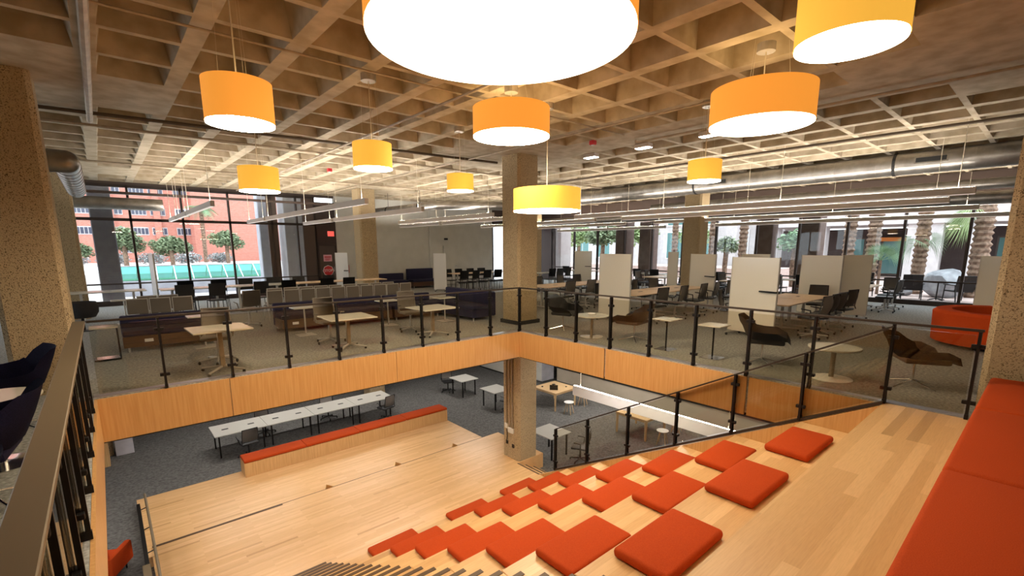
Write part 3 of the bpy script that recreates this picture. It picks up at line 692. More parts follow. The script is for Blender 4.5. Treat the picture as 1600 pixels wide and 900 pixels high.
# ================================================================== FURNITURE KINDS
def star_base(f, n, L, z, r=0.02, a0=0.3, h=0.03):
    for k in range(n):
        a = a0 + 2 * PI * k / n
        f.cyl((0, 0, z + h), (L * math.cos(a), L * math.sin(a), z), r, r * 0.75, seg=6)
def make_task_chair(name, label, back_mat, frame_mat, base_mat, casters=True):
    """faces +y (sitter looks to +y); backrest at -y"""
    t = thing(name, label, 'chair')
    MB().box((-0.235, -0.2, 0.43), (0.235, 0.24, 0.49), 0.025, seg=2).build('seat', 'black_plastic' if back_mat != 'tan_mesh' else 'tan_mesh', t, True)
    grid = []
    for i in range(7):
        u = i / 6; z = 0.55 + 0.4 * u; yy = -0.22 - 0.07 * u + 0.05 * math.sin(u * PI) * -1
        grid.append([(x * (0.22 - 0.015 * u), yy + 0.05 * abs(x) ** 2, z) for x in (-1, -0.5, 0, 0.5, 1)])
    MB().sheet(grid, 0.008).build('backrest', back_mat, t, True)
    f = MB()
    f.tube([(-0.225, -0.235, 0.47), (-0.225, -0.2, 0.55), (-0.21, -0.26, 0.95), (0.21, -0.26, 0.95), (0.225, -0.2, 0.55), (0.225, -0.235, 0.47)], 0.013, 6)
    f.tube([(-0.225, -0.2, 0.55), (0.225, -0.2, 0.55)], 0.011, 6).build('back_frame', frame_mat, t, True)
    for s in (-1, 1):
        MB().tube([(s * 0.24, -0.05, 0.45), (s * 0.29, -0.06, 0.64), (s * 0.28, 0.14, 0.66)], 0.014, 6).build('armrest', frame_mat, t, True)
    f = MB(); f.cyl((0, 0, 0.09), (0, 0, 0.43), 0.028, seg=10); star_base(f, 5, 0.3, 0.07)
    b = f.build('base', base_mat, t, True)
    for k in range(5):
        a = 0.3 + 2 * PI * k / 5
        MB().ball((0.3 * math.cos(a), 0.3 * math.sin(a), 0.033), 0.033, 8, 6, (0.7, 0.7, 1)).build('caster', 'black_plastic', b)
    return Kind(t)
def make_leg_chair(name, label):
    t = thing(name, label, 'chair')
    MB().box((-0.23, -0.2, 0.44), (0.23, 0.24, 0.475), 0.015).build('seat', 'black_plastic', t, True)
    grid = []
    for i in range(5):
        u = i / 4
        grid.append([(x * 0.225, -0.21 - 0.06 * u + 0.03 * x * x, 0.6 + 0.38 * u) for x in (-1, -0.5, 0, 0.5, 1)])
    MB().sheet(grid, 0.015).build('backrest', 'black_plastic', t, True)
    for sx in (-1, 1):
        MB().tube([(sx * 0.21, -0.2, 0.62), (sx * 0.21, -0.2, 0.44), (sx * 0.22, -0.25, 0.0)], 0.011, 6).build('leg', 'dark_metal', t)
        MB().tube([(sx * 0.21, 0.2, 0.44), (sx * 0.22, 0.24, 0.0)], 0.011, 6).build('leg', 'dark_metal', t)
    return Kind(t)
black_task = make_task_chair('task_chair', '', 'grey_mesh', 'black_plastic', 'black_plastic')
mesh_task = make_task_chair('task_chair', '', 'grey_mesh', 'black_plastic', 'silver_paint')
tan_task = make_task_chair('nesting_chair', '', 'tan_mesh', 'tan_mesh', 'silver_paint')
leg_chair = make_leg_chair('side_chair', '')
def make_sled(name):
    """armless nesting chair with tan back in silver frame, faces +y"""
    t = thing(name, '', 'chair')
    MB().box((-0.2, -0.18, 0.43), (0.2, 0.2, 0.46), 0.012).build('seat', 'tan_mesh', t, True)
    MB().box((-0.185, -0.235, 0.53), (0.185, -0.215, 0.86), 0.008).build('backrest', 'tan_mesh', t, True)
    MB().tube([(-0.195, -0.2, 0.44), (-0.195, -0.225, 0.87), (0.195, -0.225, 0.87), (0.195, -0.2, 0.44)], 0.012, 6).build('back_frame', 'board_edge', t, True)
    for s in (-1, 1):
        MB().tube([(s * 0.19, -0.16, 0.44), (s * 0.19, -0.24, 0.03)], 0.012, 6).build('leg', 'silver_paint', t)
        MB().tube([(s * 0.19, 0.14, 0.44), (s * 0.19, 0.24, 0.03)], 0.012, 6).build('leg', 'silver_paint', t)
    return Kind(t)
sled = make_sled('nesting_chair')

def shell_chair(name, mat, base_mat='chrome', w=0.42, seat=0.4, back=0.84, wing=0.2, thick=0.05):
    """swivel lounge chair with one-piece bucket shell; faces +y"""
    t = thing(name, '', 'lounge chair')
    prof = [(0.42, seat - 0.02), (0.36, seat + 0.02), (0.2, seat + 0.0), (0.0, seat - 0.03), (-0.16, seat - 0.01), (-0.27, seat + 0.1), (-0.34, seat + 0.26), (-0.39, back - 0.1), (-0.42, back)]
    wid = [0.3, 0.36, w, w + 0.03, w + 0.04, w + 0.03, w - 0.02, w - 0.08, w - 0.14]
    lift = [0.02, 0.1, wing, wing + 0.03, wing + 0.03, wing * 0.8, 0.06, 0.02, 0.0]
    fwd = [0, 0, 0, 0.0, 0.03, 0.1, 0.16, 0.14, 0.08]
    grid = []
    for (y, z), ww, lf, fo in zip(prof, wid, lift, fwd):
        row = []
        for k in range(9):
            x = -1 + k / 4; e = abs(x) ** 2.2
            row.append((x * ww, y + fo * e, z + lf * e))
        grid.append(row)
    MB().sheet(grid, thick).build('shell', mat, t, True)
    MB().box((-0.27, -0.2, seat - 0.02), (0.27, 0.33, seat + 0.06), 0.03, seg=2).build('seat_cushion', mat, t, True)
    f = MB(); f.cyl((0, 0, 0.1), (0, 0, seat - 0.03), 0.022, seg=10); star_base(f, 4, 0.33, 0.018, 0.014, 0.6, 0.08)
    f.build('base', base_mat, t, True)
    return Kind(t)
def ped_table(name, top_mat, shape, w, d, h, stem_mat, base_shape, base_r, stem_r=0.022, base_mat=None):
    t = thing(name, '', 'table')
    f = MB()
    if shape == 'round': f.lathe([(w / 2 - 0.006, 0), (w / 2, 0.008), (w / 2, 0.022), (w / 2 - 0.006, 0.03)], (0, 0, h - 0.03), 40)
    else: f.box((-w / 2, -d / 2, h - 0.025), (w / 2, d / 2, h), 0.008, seg=2)
    f.build('tabletop', top_mat, t, shape == 'round')
    MB().cyl((0, 0, 0.02), (0, 0, h - 0.025), stem_r, seg=12).build('stem', stem_mat, t, True)
    f = MB()
    if base_shape == 'round': f.lathe([(base_r, 0), (base_r, 0.008), (0.05, 0.03)], seg=32)
    elif base_shape == 'square': f.box((-base_r, -base_r, 0), (base_r, base_r, 0.012), 0.004)
    else: star_base(f, 4, base_r, 0.02, 0.022, PI / 4, 0.06)
    f.build('base', base_mat or stem_mat, t)
    return Kind(t)

# ---------------------------------------------------------------- lounge by the right railing (x about 0.9)
navy_l = shell_chair('lounge_chair', 'dark_grey_fabric')
navy_l.put((0.95, -0.55, 0), PI + 0.25, 'dark swivel lounge chair beside the central column behind the railing')
brown_l = shell_chair('lounge_chair', 'brown_leather')
brown_l.put((1.05, -2.55, 0), 0.15, 'brown leather swivel lounge chair facing the round table')
navy_l.put((1.0, -5.2, 0), PI + 0.35, 'dark swivel lounge chair between the square table and the big round table')
brown_l.put((1.2, -7.2, 0), PI + 0.5, 'brown lounge chair behind the last railing panel near the red bench')
o = MB().box((-0.18, -0.06, 0), (0.18, 0.06, 0.2), 0.05, seg=2).build('lumbar_pillow', 'red_sofa_fabric', None, True, (1.13, -7.05, 0.475), PI + 0.5); tag(o, 'small dark red pillow in the brown lounge chair by the last railing panel', 'pillow')
rt1 = ped_table('round_table', 'white_laminate', 'round', 0.75, 0, 0.5, 'conduit', 'round', 0.27, 0.03, 'chrome')
rt1.put((0.75, -1.62, 0), 0, 'small round white table between two lounge chairs behind the railing')
rt2 = ped_table('round_table', 'white_laminate', 'round', 0.7, 0, 0.5, 'conduit', 'round', 0.28, 0.035, 'white_plastic')
rt2.put((0.82, -6.3, 0), 0, 'larger round white table with white disc base near the sloping railing')
sq = ped_table('side_table', 'white_laminate', 'sq', 0.42, 0.42, 0.62, 'dark_metal', 'square', 0.17, 0.015, 'chrome')
sq.put((0.8, -3.47, 0), 0, 'square white laptop table next to the brown lounge chair', 'square laptop tables')
sq.put((0.78, -4.43, 0), 0, 'square white laptop table next to the dark lounge chair', 'square laptop tables')
o = MB().lathe([(0.07, 0), (0.1, 0.03), (0.09, 0.035), (0.06, 0.008)], seg=20).build('small_dish', 'white_plastic', None, True, (0.78, -1.6, 0.5)); tag(o, 'small white dish on the round table by the railing', 'dish')

# round red sofa at the right column
t = thing('curved_sofa', 'curved bright red sofa beside the right concrete column', 'sofa', (6.0, -7.9, 0))
def arc(f, r0, r1, z0, z1, a0, a1, n=24):
    ring = []
    for k in range(n + 1):
        a = a0 + (a1 - a0) * k / n; c, s = math.cos(a), math.sin(a)
        ring.append([f.bm.verts.new(p) for p in ((r0 * c, r0 * s, z0), (r1 * c, r1 * s, z0), (r1 * c * 1.02, r1 * s * 1.02, z1 - 0.05), (r1 * c * 0.97, r1 * s * 0.97, z1), ((r0 + .03) * c, (r0 + .03) * s, z1), (r0 * c, r0 * s, z1 - 0.04))])
    for a, b in zip(ring[:-1], ring[1:]):
        for k in range(6): f.bm.faces.new((a[k], a[(k + 1) % 6], b[(k + 1) % 6], b[k]))
    f.bm.faces.new(ring[0]); f.bm.faces.new(ring[-1][::-1]); return f
arc(MB(), 0.85, 1.15, 0.08, 0.72, 0.35, 3.9).build('backrest', 'red_sofa_fabric', t, True)
arc(MB(), 0.25, 0.87, 0.08, 0.42, 0.35, 3.9).build('seat', 'red_sofa_fabric', t, True)
for a in (0.5, 1.6, 2.7, 3.7): MB().cyl((0.95 * math.cos(a), 0.95 * math.sin(a), 0), (0.95 * math.cos(a), 0.95 * math.sin(a), 0.09), 0.025, seg=8).build('leg', 'dark_metal', t)

# ---------------------------------------------------------------- whiteboards
def whiteboard(a, b, top, label, tray=False, mat='whiteboard'):
    a = Vector((*a, 0)); b = Vector((*b, 0)); c = (a + b) / 2; d = b - a; L = d.length / 2
    t = thing('mobile_whiteboard', label, 'whiteboard', c, math.atan2(d.y, d.x), 'mobile whiteboards')
    MB().box((-L, -0.018, 0.09), (L, 0.018, top), 0.003).build('board', mat, t)
    for x in (-L, L): MB().box((x - 0.008, -0.022, 0.08), (x + 0.008, 0.022, top + 0.005)).build('edge_trim', 'board_edge', t)
    for x in (-L * 0.75, L * 0.75):
        k = MB().box((x - 0.02, -0.26, 0.06), (x + 0.02, 0.26, 0.09), 0.005).build('foot', 'silver_paint', t)
        MB().ball((x, -0.23, 0.03), 0.03, 8, 6).ball((x, 0.23, 0.03), 0.03, 8, 6).build('caster', 'black_plastic', k)
    if tray:
        s = -1 if tray == 1 else 1
        MB().box((L * 0.35, s * 0.02, 1.03), (L * 1.02, s * 0.09, 1.06), 0.004).build('pen_tray', 'dark_metal', t)
whiteboard((3.05, 0.02), (3.03, -1.02), 1.82, 'tall whiteboard closest to the central column, in front of the first meeting tables')
whiteboard((3.5, -3.46), (3.26, -4.55), 1.77, 'tall whiteboard with a pen tray behind the dark lounge chair', 1)
whiteboard((7.85, -0.08), (7.35, -1.2), 1.76, 'tall whiteboard with a pen tray in front of the far right column', 1)
whiteboard((8.1, -3.42), (7.72, -4.54), 1.75, 'bright tall whiteboard between the meeting table and the palm window')
whiteboard((8.1, -4.42), (8.6, -5.0), 1.76, 'grey looking whiteboard angled behind the bright one, before the fan palm')
whiteboard((8.5, -7.15), (7.9, -8.2), 1.76, 'whiteboard standing behind the curved red sofa')
whiteboard((10.9, 7.9), (11.0, 6.9), 1.8, 'small distant whiteboard with pen tray by the tree windows', 1)
whiteboard((9.62, 1.85), (9.76, 1.5), 1.8, 'whiteboard edge just visible against the left face of the far right column')
whiteboard((8.5, -1.5), (8.55, -2.36), 1.76, 'whiteboard showing only its top edge above the lounge whiteboard')
whiteboard((4.08, 10.5), (4.55, 10.15), 1.74, 'pale blue lit whiteboard by the navy sofa at the grey wall', 0, 'white_plastic')
whiteboard((0.1, 11.9), (0.5, 11.55), 1.8, 'white mobile board left of the far concrete column', 1, 'white_plastic')
whiteboard((-6.33, 10.35), (-6.285, 9.45), 1.85, 'whiteboard seen edge on before the brick building window', 0, 'silver_paint')

# ---------------------------------------------------------------- meeting tables on the right with chairs both sides
def leg_table(name, label, x0, x1, y0, y1, h, top, legm, group=None, apron=False, cat='table', leg_r=0.02, ports=0):
    cx, cy = (x0 + x1) / 2, (y0 + y1) / 2; hx, hy = (x1 - x0) / 2, (y1 - y0) / 2
    return cx, cy, hx, hy
def meeting_table(L, Wd, h, top, n=1):
    t = thing('meeting_table', '', 'table')
    MB().box((-L / 2, -Wd / 2, h - 0.03), (L / 2, Wd / 2, h), 0.006).build('tabletop', top, t)
    for s in (-1, 1):
        f = MB(); x = s * (L / 2 - 0.3)
        f.box((x - 0.03, -0.03, 0.06), (x + 0.03, 0.03, h - 0.03)); f.box((x - 0.025, -Wd / 2 + 0.12, 0.04), (x + 0.025, Wd / 2 - 0.12, 0.075), 0.005)
        f.box((x - 0.02, -Wd / 2 + 0.15, h - 0.06), (x + 0.02, Wd / 2 - 0.15, h - 0.03))
        k = f.build('leg', 'silver_paint', t)
        MB().ball((x, -Wd / 2 + 0.16, 0.025), 0.025, 8, 6).ball((x, Wd / 2 - 0.16, 0.025), 0.025, 8, 6).build('caster', 'black_plastic', k)
    MB().box((-0.09, -0.03, h), (0.09, 0.03, h + 0.004)).build('power_port', 'black_plastic', t)
    return Kind(t)
mt = meeting_table(1.9, 1.1, 0.74, 'oak_top')
rows = [(2.75, 'by the central column'), (-0.62, 'behind the first tall whiteboard'), (-4.1, 'behind the lounge whiteboard')]
cols = [4.1, 6.05, 10.98]
cn = ['nearest', 'second', 'farthest']
for (y, where) in rows:
    for c, x in enumerate(cols):
        xx = x if y > -4 or c == 2 else (4.45, 5.94)[c]
        tb = mt.put((xx, y, 0), 0, 'light oak meeting table, %s from the railing in the row %s' % (cn[c], where), 'meeting tables')
        if y < -4 and c < 2: tb.scale.x = 0.77
        for s in (-1, 1):
            for q in (-0.5, 0.42):
                dx = random.uniform(-0.06, 0.06)
                side = 'near' if s < 0 else 'far'
                mesh_task.put(((xx + q + dx if xx != 4.45 else xx + q * 0.7 + 0.12), y + s * (0.86 + random.uniform(-0.05, 0.1)), 0), (0 if s < 0 else PI) + random.uniform(-0.25, 0.25),
                    'mesh chair, %s side, %s seat, %s oak table %s' % (side, 'first' if q < 0 else 'second', cn[c], where), 'mesh chairs at the meeting tables')
mesh_task.put((7.28, -1.85, 0), PI / 2 + 0.3, 'mesh chair at the table end beside the whiteboard with a pen tray')
mesh_task.put((7.1, -4.2, 0), PI / 2 + 0.2, 'mesh chair at the table end beside the bright whiteboard')
mesh_task.put((12.3, -4.9, 0), PI / 2 + 0.5, 'mesh chair alone by the palm window next to the fan palm')
# window tables with black chairs
wt = meeting_table(1.7, 0.75, 0.74, 'white_laminate')
for i, y in enumerate((8.9, 6.35, 4.3, 1.2, -1.9)):
    wt.put((12.6, y, 0), PI / 2, 'white table along the right windows, %s from the corner' % ORD[i], 'white window tables')
    for q in (-0.45, 0.45):
        leg_chair.put((12.0, y + q, 0), -PI / 2 + random.uniform(-0.2, 0.2), 'black chair %s at the %s white window table' % ('on the near end' if q < 0 else 'on the far end', ORD[i]), 'black window chairs')
wt.put((9.6, 8.6, 0), 0, 'white table before the small distant whiteboard')
for q in (-0.55, 0.0, 0.55):
    leg_chair.put((9.6 + q, 7.9, 0), random.uniform(-0.2, 0.2), 'black chair at the white table before the distant whiteboard, %s' % ('first' if q < 0 else 'second' if q == 0 else 'third'), 'black chairs by the distant whiteboard')

# ---------------------------------------------------------------- navy benches behind the back railing
def bench_sofa(label, x0, x1, y0, y1, back='+y', zb=0.66, seat=0.43, mat='navy_bench', outlet=None):
    cx, cy = (x0 + x1) / 2, (y0 + y1) / 2; hx, hy = (x1 - x0) / 2, (y1 - y0) / 2
    t = thing('bench_sofa', label, 'sofa', (cx, cy, 0))
    b = 0.17
    if back == '+y': S0, S1, B0, B1 = (-hx, -hy), (hx, hy - b), (-hx, hy - b), (hx, hy)
    elif back == '-y': S0, S1, B0, B1 = (-hx, -hy + b), (hx, hy), (-hx, -hy), (hx, -hy + b)
    else: S0, S1, B0, B1 = (-hx, -hy), (hx - b, hy), (hx - b, -hy), (hx, hy)
    MB().box((*S0, 0.1), (*S1, 0.31)).build('front_panel', 'brown_leather' if mat == 'navy_bench' and back == '+y' else mat, t)
    MB().box((S0[0], S0[1] - 0.01, 0.31), (S1[0], S1[1], seat), 0.04, seg=2).build('seat', mat, t, True)
    MB().box((*B0, 0.1), (*B1, zb), 0.035, seg=2).build('backrest', mat, t, True)
    for x in (-hx + 0.08, hx - 0.08):
        for y in (-hy + 0.08, hy - 0.08): MB().cyl((x, y, 0), (x, y, 0.11), 0.02, seg=8).build('leg', 'silver_paint', t)
    if outlet is not None: MB().box((outlet - cx - 0.07, -hy - 0.006, 0.19), (outlet - cx + 0.07, -hy, 0.25)).build('power_outlet', 'white_plastic', t)
bench_sofa('dark navy bench sofa nearest the left column behind the back railing', -7.35, -5.75, 3.3, 4.1, outlet=-6.95)
bench_sofa('long dark navy bench sofa along the middle of the back railing', -4.4, -1.55, 3.55, 4.35, outlet=-4.1)
bench_sofa('dark navy bench sofa between the long one and the corner piece', -1.5, 0.0, 3.5, 4.3)
bench_sofa('navy corner sofa with its back to the central column', 0.03, 0.85, 1.95, 4.3, '+x', 0.78)
bench_sofa('navy two seat sofa against the grey wall beside the pale whiteboard', 4.1, 5.6, 12.45, 13.2, '+y', 0.95)
bench_sofa('low navy sofa against the grey wall next to the far column', 2.4, 3.95, 12.6, 13.3, '+y', 0.75)
# tall white laptop tables and nesting tables
lt = ped_table('laptop_table', 'white_laminate', 'sq', 0.55, 0.38, 0.66, 'silver_paint', 'square', 0.2, 0.018, 'silver_paint')
for (x, y, l) in ((-6.05, 3.02, 'in front of the leftmost navy bench'), (-4.05, 3.0, 'at the left end of the long navy bench'), (-1.95, 3.0, 'at the right end of the long navy bench'), (-0.45, 2.6, 'beside the navy corner sofa')):
    lt.put((x, y, 0), 0, 'slim white laptop table %s' % l, 'laptop tables at the navy benches')
def nest_table(w, d, h):
    t = thing('flip_table', '', 'table')
    MB().box((-w / 2, -d / 2, h - 0.028), (w / 2, d / 2, h), 0.012, seg=2).build('tabletop', 'white_laminate', t)
    MB().box((-0.035, -0.035, 0.08), (0.035, 0.035, h - 0.03), 0.006).build('column', 'conduit', t)
    f = MB(); star_base(f, 4, 0.36, 0.05, 0.022, PI / 4, 0.05); k = f.build('base', 'silver_paint', t)
    for i in range(4):
        a = PI / 4 + PI / 2 * i
        MB().ball((0.35 * math.cos(a), 0.35 * math.sin(a), 0.025), 0.025, 8, 6).build('caster', 'black_plastic', k)
    MB().box((-0.2, -0.12, h - 0.07), (0.2, 0.12, h - 0.03), 0.01).build('tilt_frame', 'conduit', t)
    return Kind(t)
nt = nest_table(0.84, 0.8, 0.74)
nt.put((-6.17, 0.47, 0), 0.03, 'bright white square table nearest the left concrete column')
nt2 = nest_table(0.92, 0.88, 0.66)
nt2.put((-3.88, 0.86, 0), -0.04, 'cream square table in the middle behind the back railing')
nt2.put((-1.85, 0.95, 0), 0.02, 'cream square table before the navy corner sofa')
for x, y, r, l in ((-6.1, 1.25, 2.9, 'bright white square table'), (-3.95, 1.7, 3.2, 'middle cream square table'), (-1.95, 1.8, 3.05, 'cream square table by the corner sofa')):
    tan_task.put((x, y, 0), r, 'tan backed rolling chair tucked behind the %s' % l, 'tan rolling chairs')
tan_task.put((-4.75, 5.2, 0), 0.2, 'tan backed rolling chair at the left end of the tan chair row')
# C-shaped side table and tub chair by the left column
t = thing('laptop_table', 'white topped C-shaped table on a black frame by the left column', 'table', (-7.6, 2.9, 0))
MB().box((-0.2, -0.17, 0.59), (0.2, 0.17, 0.615), 0.006).build('tabletop', 'white_laminate', t)
MB().tube([(0.18, -0.16, 0.585), (0.18, -0.16, 0.02), (-0.18, -0.16, 0.02)], 0.013, 6).tube([(0.18, 0.16, 0.585), (0.18, 0.16, 0.02), (-0.18, 0.16, 0.02), (-0.18, -0.16, 0.02)], 0.013, 6).build('frame', 'dark_metal', t)
MB().box((-0.16, -0.15, 0.024), (0.16, 0.15, 0.034)).build('foot_plate', 'chrome', t)
t = thing('tub_chair', 'dark round tub stool chair beside the far left column', 'chair', (-8.0, 7.3, 0))
MB().lathe([(0.1, 0.32), (0.26, 0.34), (0.33, 0.46), (0.34, 0.62), (0.3, 0.72), (0.22, 0.66), (0.1, 0.58)], seg=28).build('shell', 'dark_grey_fabric', t, True)
MB().cyl((0, 0, 0.02), (0, 0, 0.34), 0.03, seg=10).lathe([(0.2, 0), (0.2, 0.012), (0.04, 0.03)], seg=24).build('base', 'dark_metal', t)
# rows of parked tan chairs
for k in range(10):
    x = -4.02 + 0.44 * k
    sled.put((x, 5.75, 0), random.uniform(-0.04, 0.04), 'tan nesting chair, %s from the left in the near parked row' % ORD[k], 'parked tan chairs')
    if k < 9: sled.put((x + 0.2, 6.5, 0), random.uniform(-0.04, 0.04), 'tan nesting chair, %s from the left in the rear parked row' % ORD[k], 'parked tan chairs')
for k in range(3):
    sled.put((-6.98 + 0.43 * k, 5.6, 0), random.uniform(-0.04, 0.04), 'tan nesting chair, %s of three behind the leftmost navy bench' % ORD[k], 'parked tan chairs by the left column')
    if k < 2: sled.put((-6.75 + 0.43 * k, 6.3, 0), random.uniform(-0.04, 0.04), 'tan nesting chair behind the three parked ones, %s from the left column' % ORD[k], 'parked tan chairs by the left column')
# long table row before the brick window with black chairs
lw = meeting_table(1.75, 0.8, 0.82, 'oak_top'); lo = meeting_table(1.75, 0.8, 0.82, 'white_laminate')
for k in range(5):
    x = -5.4 + 1.78 * k
    if x > 0.3: break
    (lo if k < 2 else lw).put((x, 9.0, 0), 0, '%s work table before the far windows, %s from the left' % ('white' if k < 2 else 'oak', ORD[k]), 'work tables before the far windows')
nx = 0
for x in (-5.75, -4.95, -3.75, -2.9, -1.65, -0.9):
    nx += 1
    leg_chair.put((x, 8.35, 0), random.uniform(-0.1, 0.1), 'black chair on the near side of the work tables, %s from the left' % ORD[nx - 1], 'black chairs at the work tables')
nx = 0
for x in (-5.5, -4.6, -3.8, -2.9, -2.0, -0.9):
    nx += 1
    leg_chair.put((x, 9.8, 0), PI + random.uniform(-0.1, 0.1), 'black chair on the window side of the work tables, %s from the left' % ORD[nx - 1], 'black chairs behind the work tables')
lo.put((-7.45, 9.35, 0), 0, 'white work table beside the dark outdoor pier')
lt.put((-7.15, 8.0, 0), 0, 'small white table beside the far left column')
# meeting table with black chairs at the grey wall, right part
lw.put((5.6, 9.95, 0), 0, 'oak table at the grey wall behind the pale whiteboard')
lw.put((7.45, 9.95, 0), 0, 'oak table at the grey wall next to the corner window')
nx = 0
for x in (4.8, 5.4, 6.1, 6.75, 7.4):
    nx += 1
    leg_chair.put((x, 9.25, 0), random.uniform(-0.15, 0.15), 'black chair on the near side of the grey wall tables, %s from the pale whiteboard' % ORD[nx - 1], 'black chairs at the grey wall')
    if nx < 5: leg_chair.put((x + 0.3, 10.6, 0), PI + random.uniform(-0.15, 0.15), 'black chair on the wall side of the grey wall tables, %s from the pale whiteboard' % ORD[nx - 1], 'black chairs along the grey wall')
# small things on the grey wall
o = MB().cyl((0, 0, 0), (0, 0, 0.36), 0.06, seg=14).cyl((0, 0, 0.36), (0, 0, 0.44), 0.025, seg=8).build('fire_extinguisher', 'stop_red', None, True, (1.22, RY - 0.1, 0.85)); tag(o, 'red fire extinguisher on the wall by the exit door', 'fire extinguisher')
o = MB().lathe([(0.14, 0), (0.17, 0.55), (0.155, 0.55), (0.13, 0.02)], seg=18).build('waste_bin', 'navy_fabric', None, True, (1.2, RY - 0.45, 0)); tag(o, 'dark blue waste bin against the wall by the exit door', 'bin')
o = MB().box((-0.12, -0.02, -0.05), (0.12, 0, 0.05), 0.01).build('wall_vent', 'dark_metal', None, False, (6.7, RY - 0.08, 2.45)); tag(o, 'small dark grille above the grey wall door', 'vent')
t = thing('wall_screen', 'pale blank projection panel on the grey wall beside the far column', 'panel', (3.0, RY - 0.002, 1.4))
MB().box((-1.0, -0.02, -0.65), (1.0, 0, 0.65)).build('panel_face', 'grey_wall', t)
MB().box((-1.02, -0.024, -0.67), (1.02, -0.004, -0.645)).build('panel_ledge', 'board_edge', t)

# ---------------------------------------------------------------- near left lounge
nl = shell_chair('lounge_chair', 'navy_fabric', 'chrome', 0.46, 0.42, 0.92, 0.28, 0.085)
nl.put((-8.42, -0.95, 0), PI / 2 + 0.15, 'dark navy lounge chair against the left column behind the near railing')
nl.put((-8.4, -3.0, 0), PI / 2 - 0.1, 'navy lounge chair in front of the round table behind the near railing')
nl.put((-8.45, -4.7, 0), PI / 2 + 0.1, 'navy lounge chair partly cut off low behind the near railing')
nr = ped_table('round_table', 'white_laminate', 'round', 0.7, 0, 0.66, 'chrome', 'round', 0.25, 0.03, 'chrome')
nr.put((-8.42, -2.05, 0), 0, 'round cream table between the navy lounge chairs by the near railing')

# ================================================================== LOWER LEVEL FURNITURE
def desk(L, Wd, top='grey_laminate', ports=0):
    t = thing('desk', '', 'desk')
    MB().box((-L / 2, -Wd / 2, 0.70), (L / 2, Wd / 2, 0.73), 0.006).build('tabletop', top, t)
    for sx in (-1, 1):
        for sy in (-1, 1):
            x, y = sx * (L / 2 - 0.12), sy * (Wd / 2 - 0.1)
            MB().box((x - 0.02, y - 0.02, 0), (x + 0.02, y + 0.02, 0.70)).build('leg', 'dark_metal', t)
        MB().box((sx * (L / 2 - 0.12) - 0.015, -Wd / 2 + 0.12, 0.66), (sx * (L / 2 - 0.12) + 0.015, Wd / 2 - 0.12, 0.70)).build('rail', 'dark_metal', t)
    for k in range(ports):
        x = (-0.5 + k) * L * 0.5 if ports > 1 else 0
        MB().box((x - 0.09, -0.045, 0.73), (x + 0.09, 0.045, 0.734)).build('power_port', 'black_plastic', t)
    return Kind(t)
d1 = desk(1.45, 1.08, ports=2)
for k in range(4):
    d1.put((-4.83 + 1.457 * k, 7.97, ZL), 0, 'white work table in the long lower row, %s from the left' % ORD[k], 'long row of white tables downstairs')
d2 = desk(0.88, 0.95)
d2.put((3.76, 7.82, ZL), 0, 'small white desk farthest from the stairs on the lower carpet')
d2.put((3.8, 5.68, ZL), 0, 'small white desk left of the lower concrete column')
d2.put((2.3, 1.15, ZL), 0.0, 'white desk half hidden behind the lower concrete column')
for (x, y, r, l) in ((-4.75, 7.1, 0.1, 'black task chair at the left end of the long white tables'), (-0.15, 7.25, 0.25, 'black task chair at the right end of the long white tables'),
        (-1.75, 8.75, 3.0, 'black task chair mostly hidden behind the long white tables'), (-3.9, 8.75, 3.3, 'black task chair behind the left half of the long white tables'),
        (3.45, 8.6, 2.8, 'black task chair behind the farthest small desk'), (3.75, 4.85, 0.2, 'black task chair at the desk left of the lower column'), (2.6, 0.2, 0.5, 'black task chair at the desk behind the lower column')):
    black_task.put((x, y, ZL), r, l, 'black task chairs downstairs')
def wood_table():
    t = thing('wooden_table', '', 'table'); L, Wd, h = 1.25, 1.25, 0.74
    MB().box((-L / 2, -Wd / 2, h - 0.045), (L / 2, Wd / 2, h), 0.006).build('tabletop', 'maple_table', t)
    MB().box((-L / 2 + 0.06, -Wd / 2 + 0.06, h - 0.12), (L / 2 - 0.06, Wd / 2 - 0.06, h - 0.045)).build('apron', 'maple_table', t)
    for sx in (-1, 1):
        for sy in (-1, 1):
            x, y = sx * (L / 2 - 0.06), sy * (Wd / 2 - 0.06)
            MB().cyl((x, y, 0), (x, y, h - 0.045), 0.04, 0.06, seg=4).build('leg', 'maple_table', t)
    return Kind(t)
wk = wood_table()
wk.put((5.72, 4.25, ZL), 0, 'maple table with a laptop beside the lower concrete column')
wk.put((5.85, 0.3, ZL), 0, 'maple table seen through the sloping glass railing')
def stool():
    t = thing('stool', '', 'stool')
    MB().lathe([(0.1, 0.43), (0.17, 0.445), (0.19, 0.47), (0.17, 0.475), (0.02, 0.455)], seg=24).build('seat', 'white_plastic', t, True)
    for k in range(4):
        a = PI / 4 + k * PI / 2
        MB().cyl((0.2 * math.cos(a), 0.2 * math.sin(a), 0), (0.1 * math.cos(a), 0.1 * math.sin(a), 0.44), 0.011, 0.016, seg=8).build('leg', 'maple_table', t)
    return Kind(t)
stl = stool()
for x, y, l in ((5.35, 3.15, 'nearest white stool at the laptop table'), (6.5, 3.45, 'second white stool at the laptop table behind the pendant'), (5.5, -0.75, 'nearest white stool at the maple table behind the glass railing'), (6.8, -0.5, 'farther stool at the maple table behind the glass railing')):
    stl.put((x, y, ZL), 0.3, l, 'white stools with wooden legs')
t = thing('laptop', 'open black laptop on the maple table downstairs', 'laptop', (5.45, 4.05, ZL + 0.742), 2.3)
MB().box((-0.16, -0.11, 0), (0.16, 0.11, 0.015), 0.003).build('keyboard_base', 'black_plastic', t)
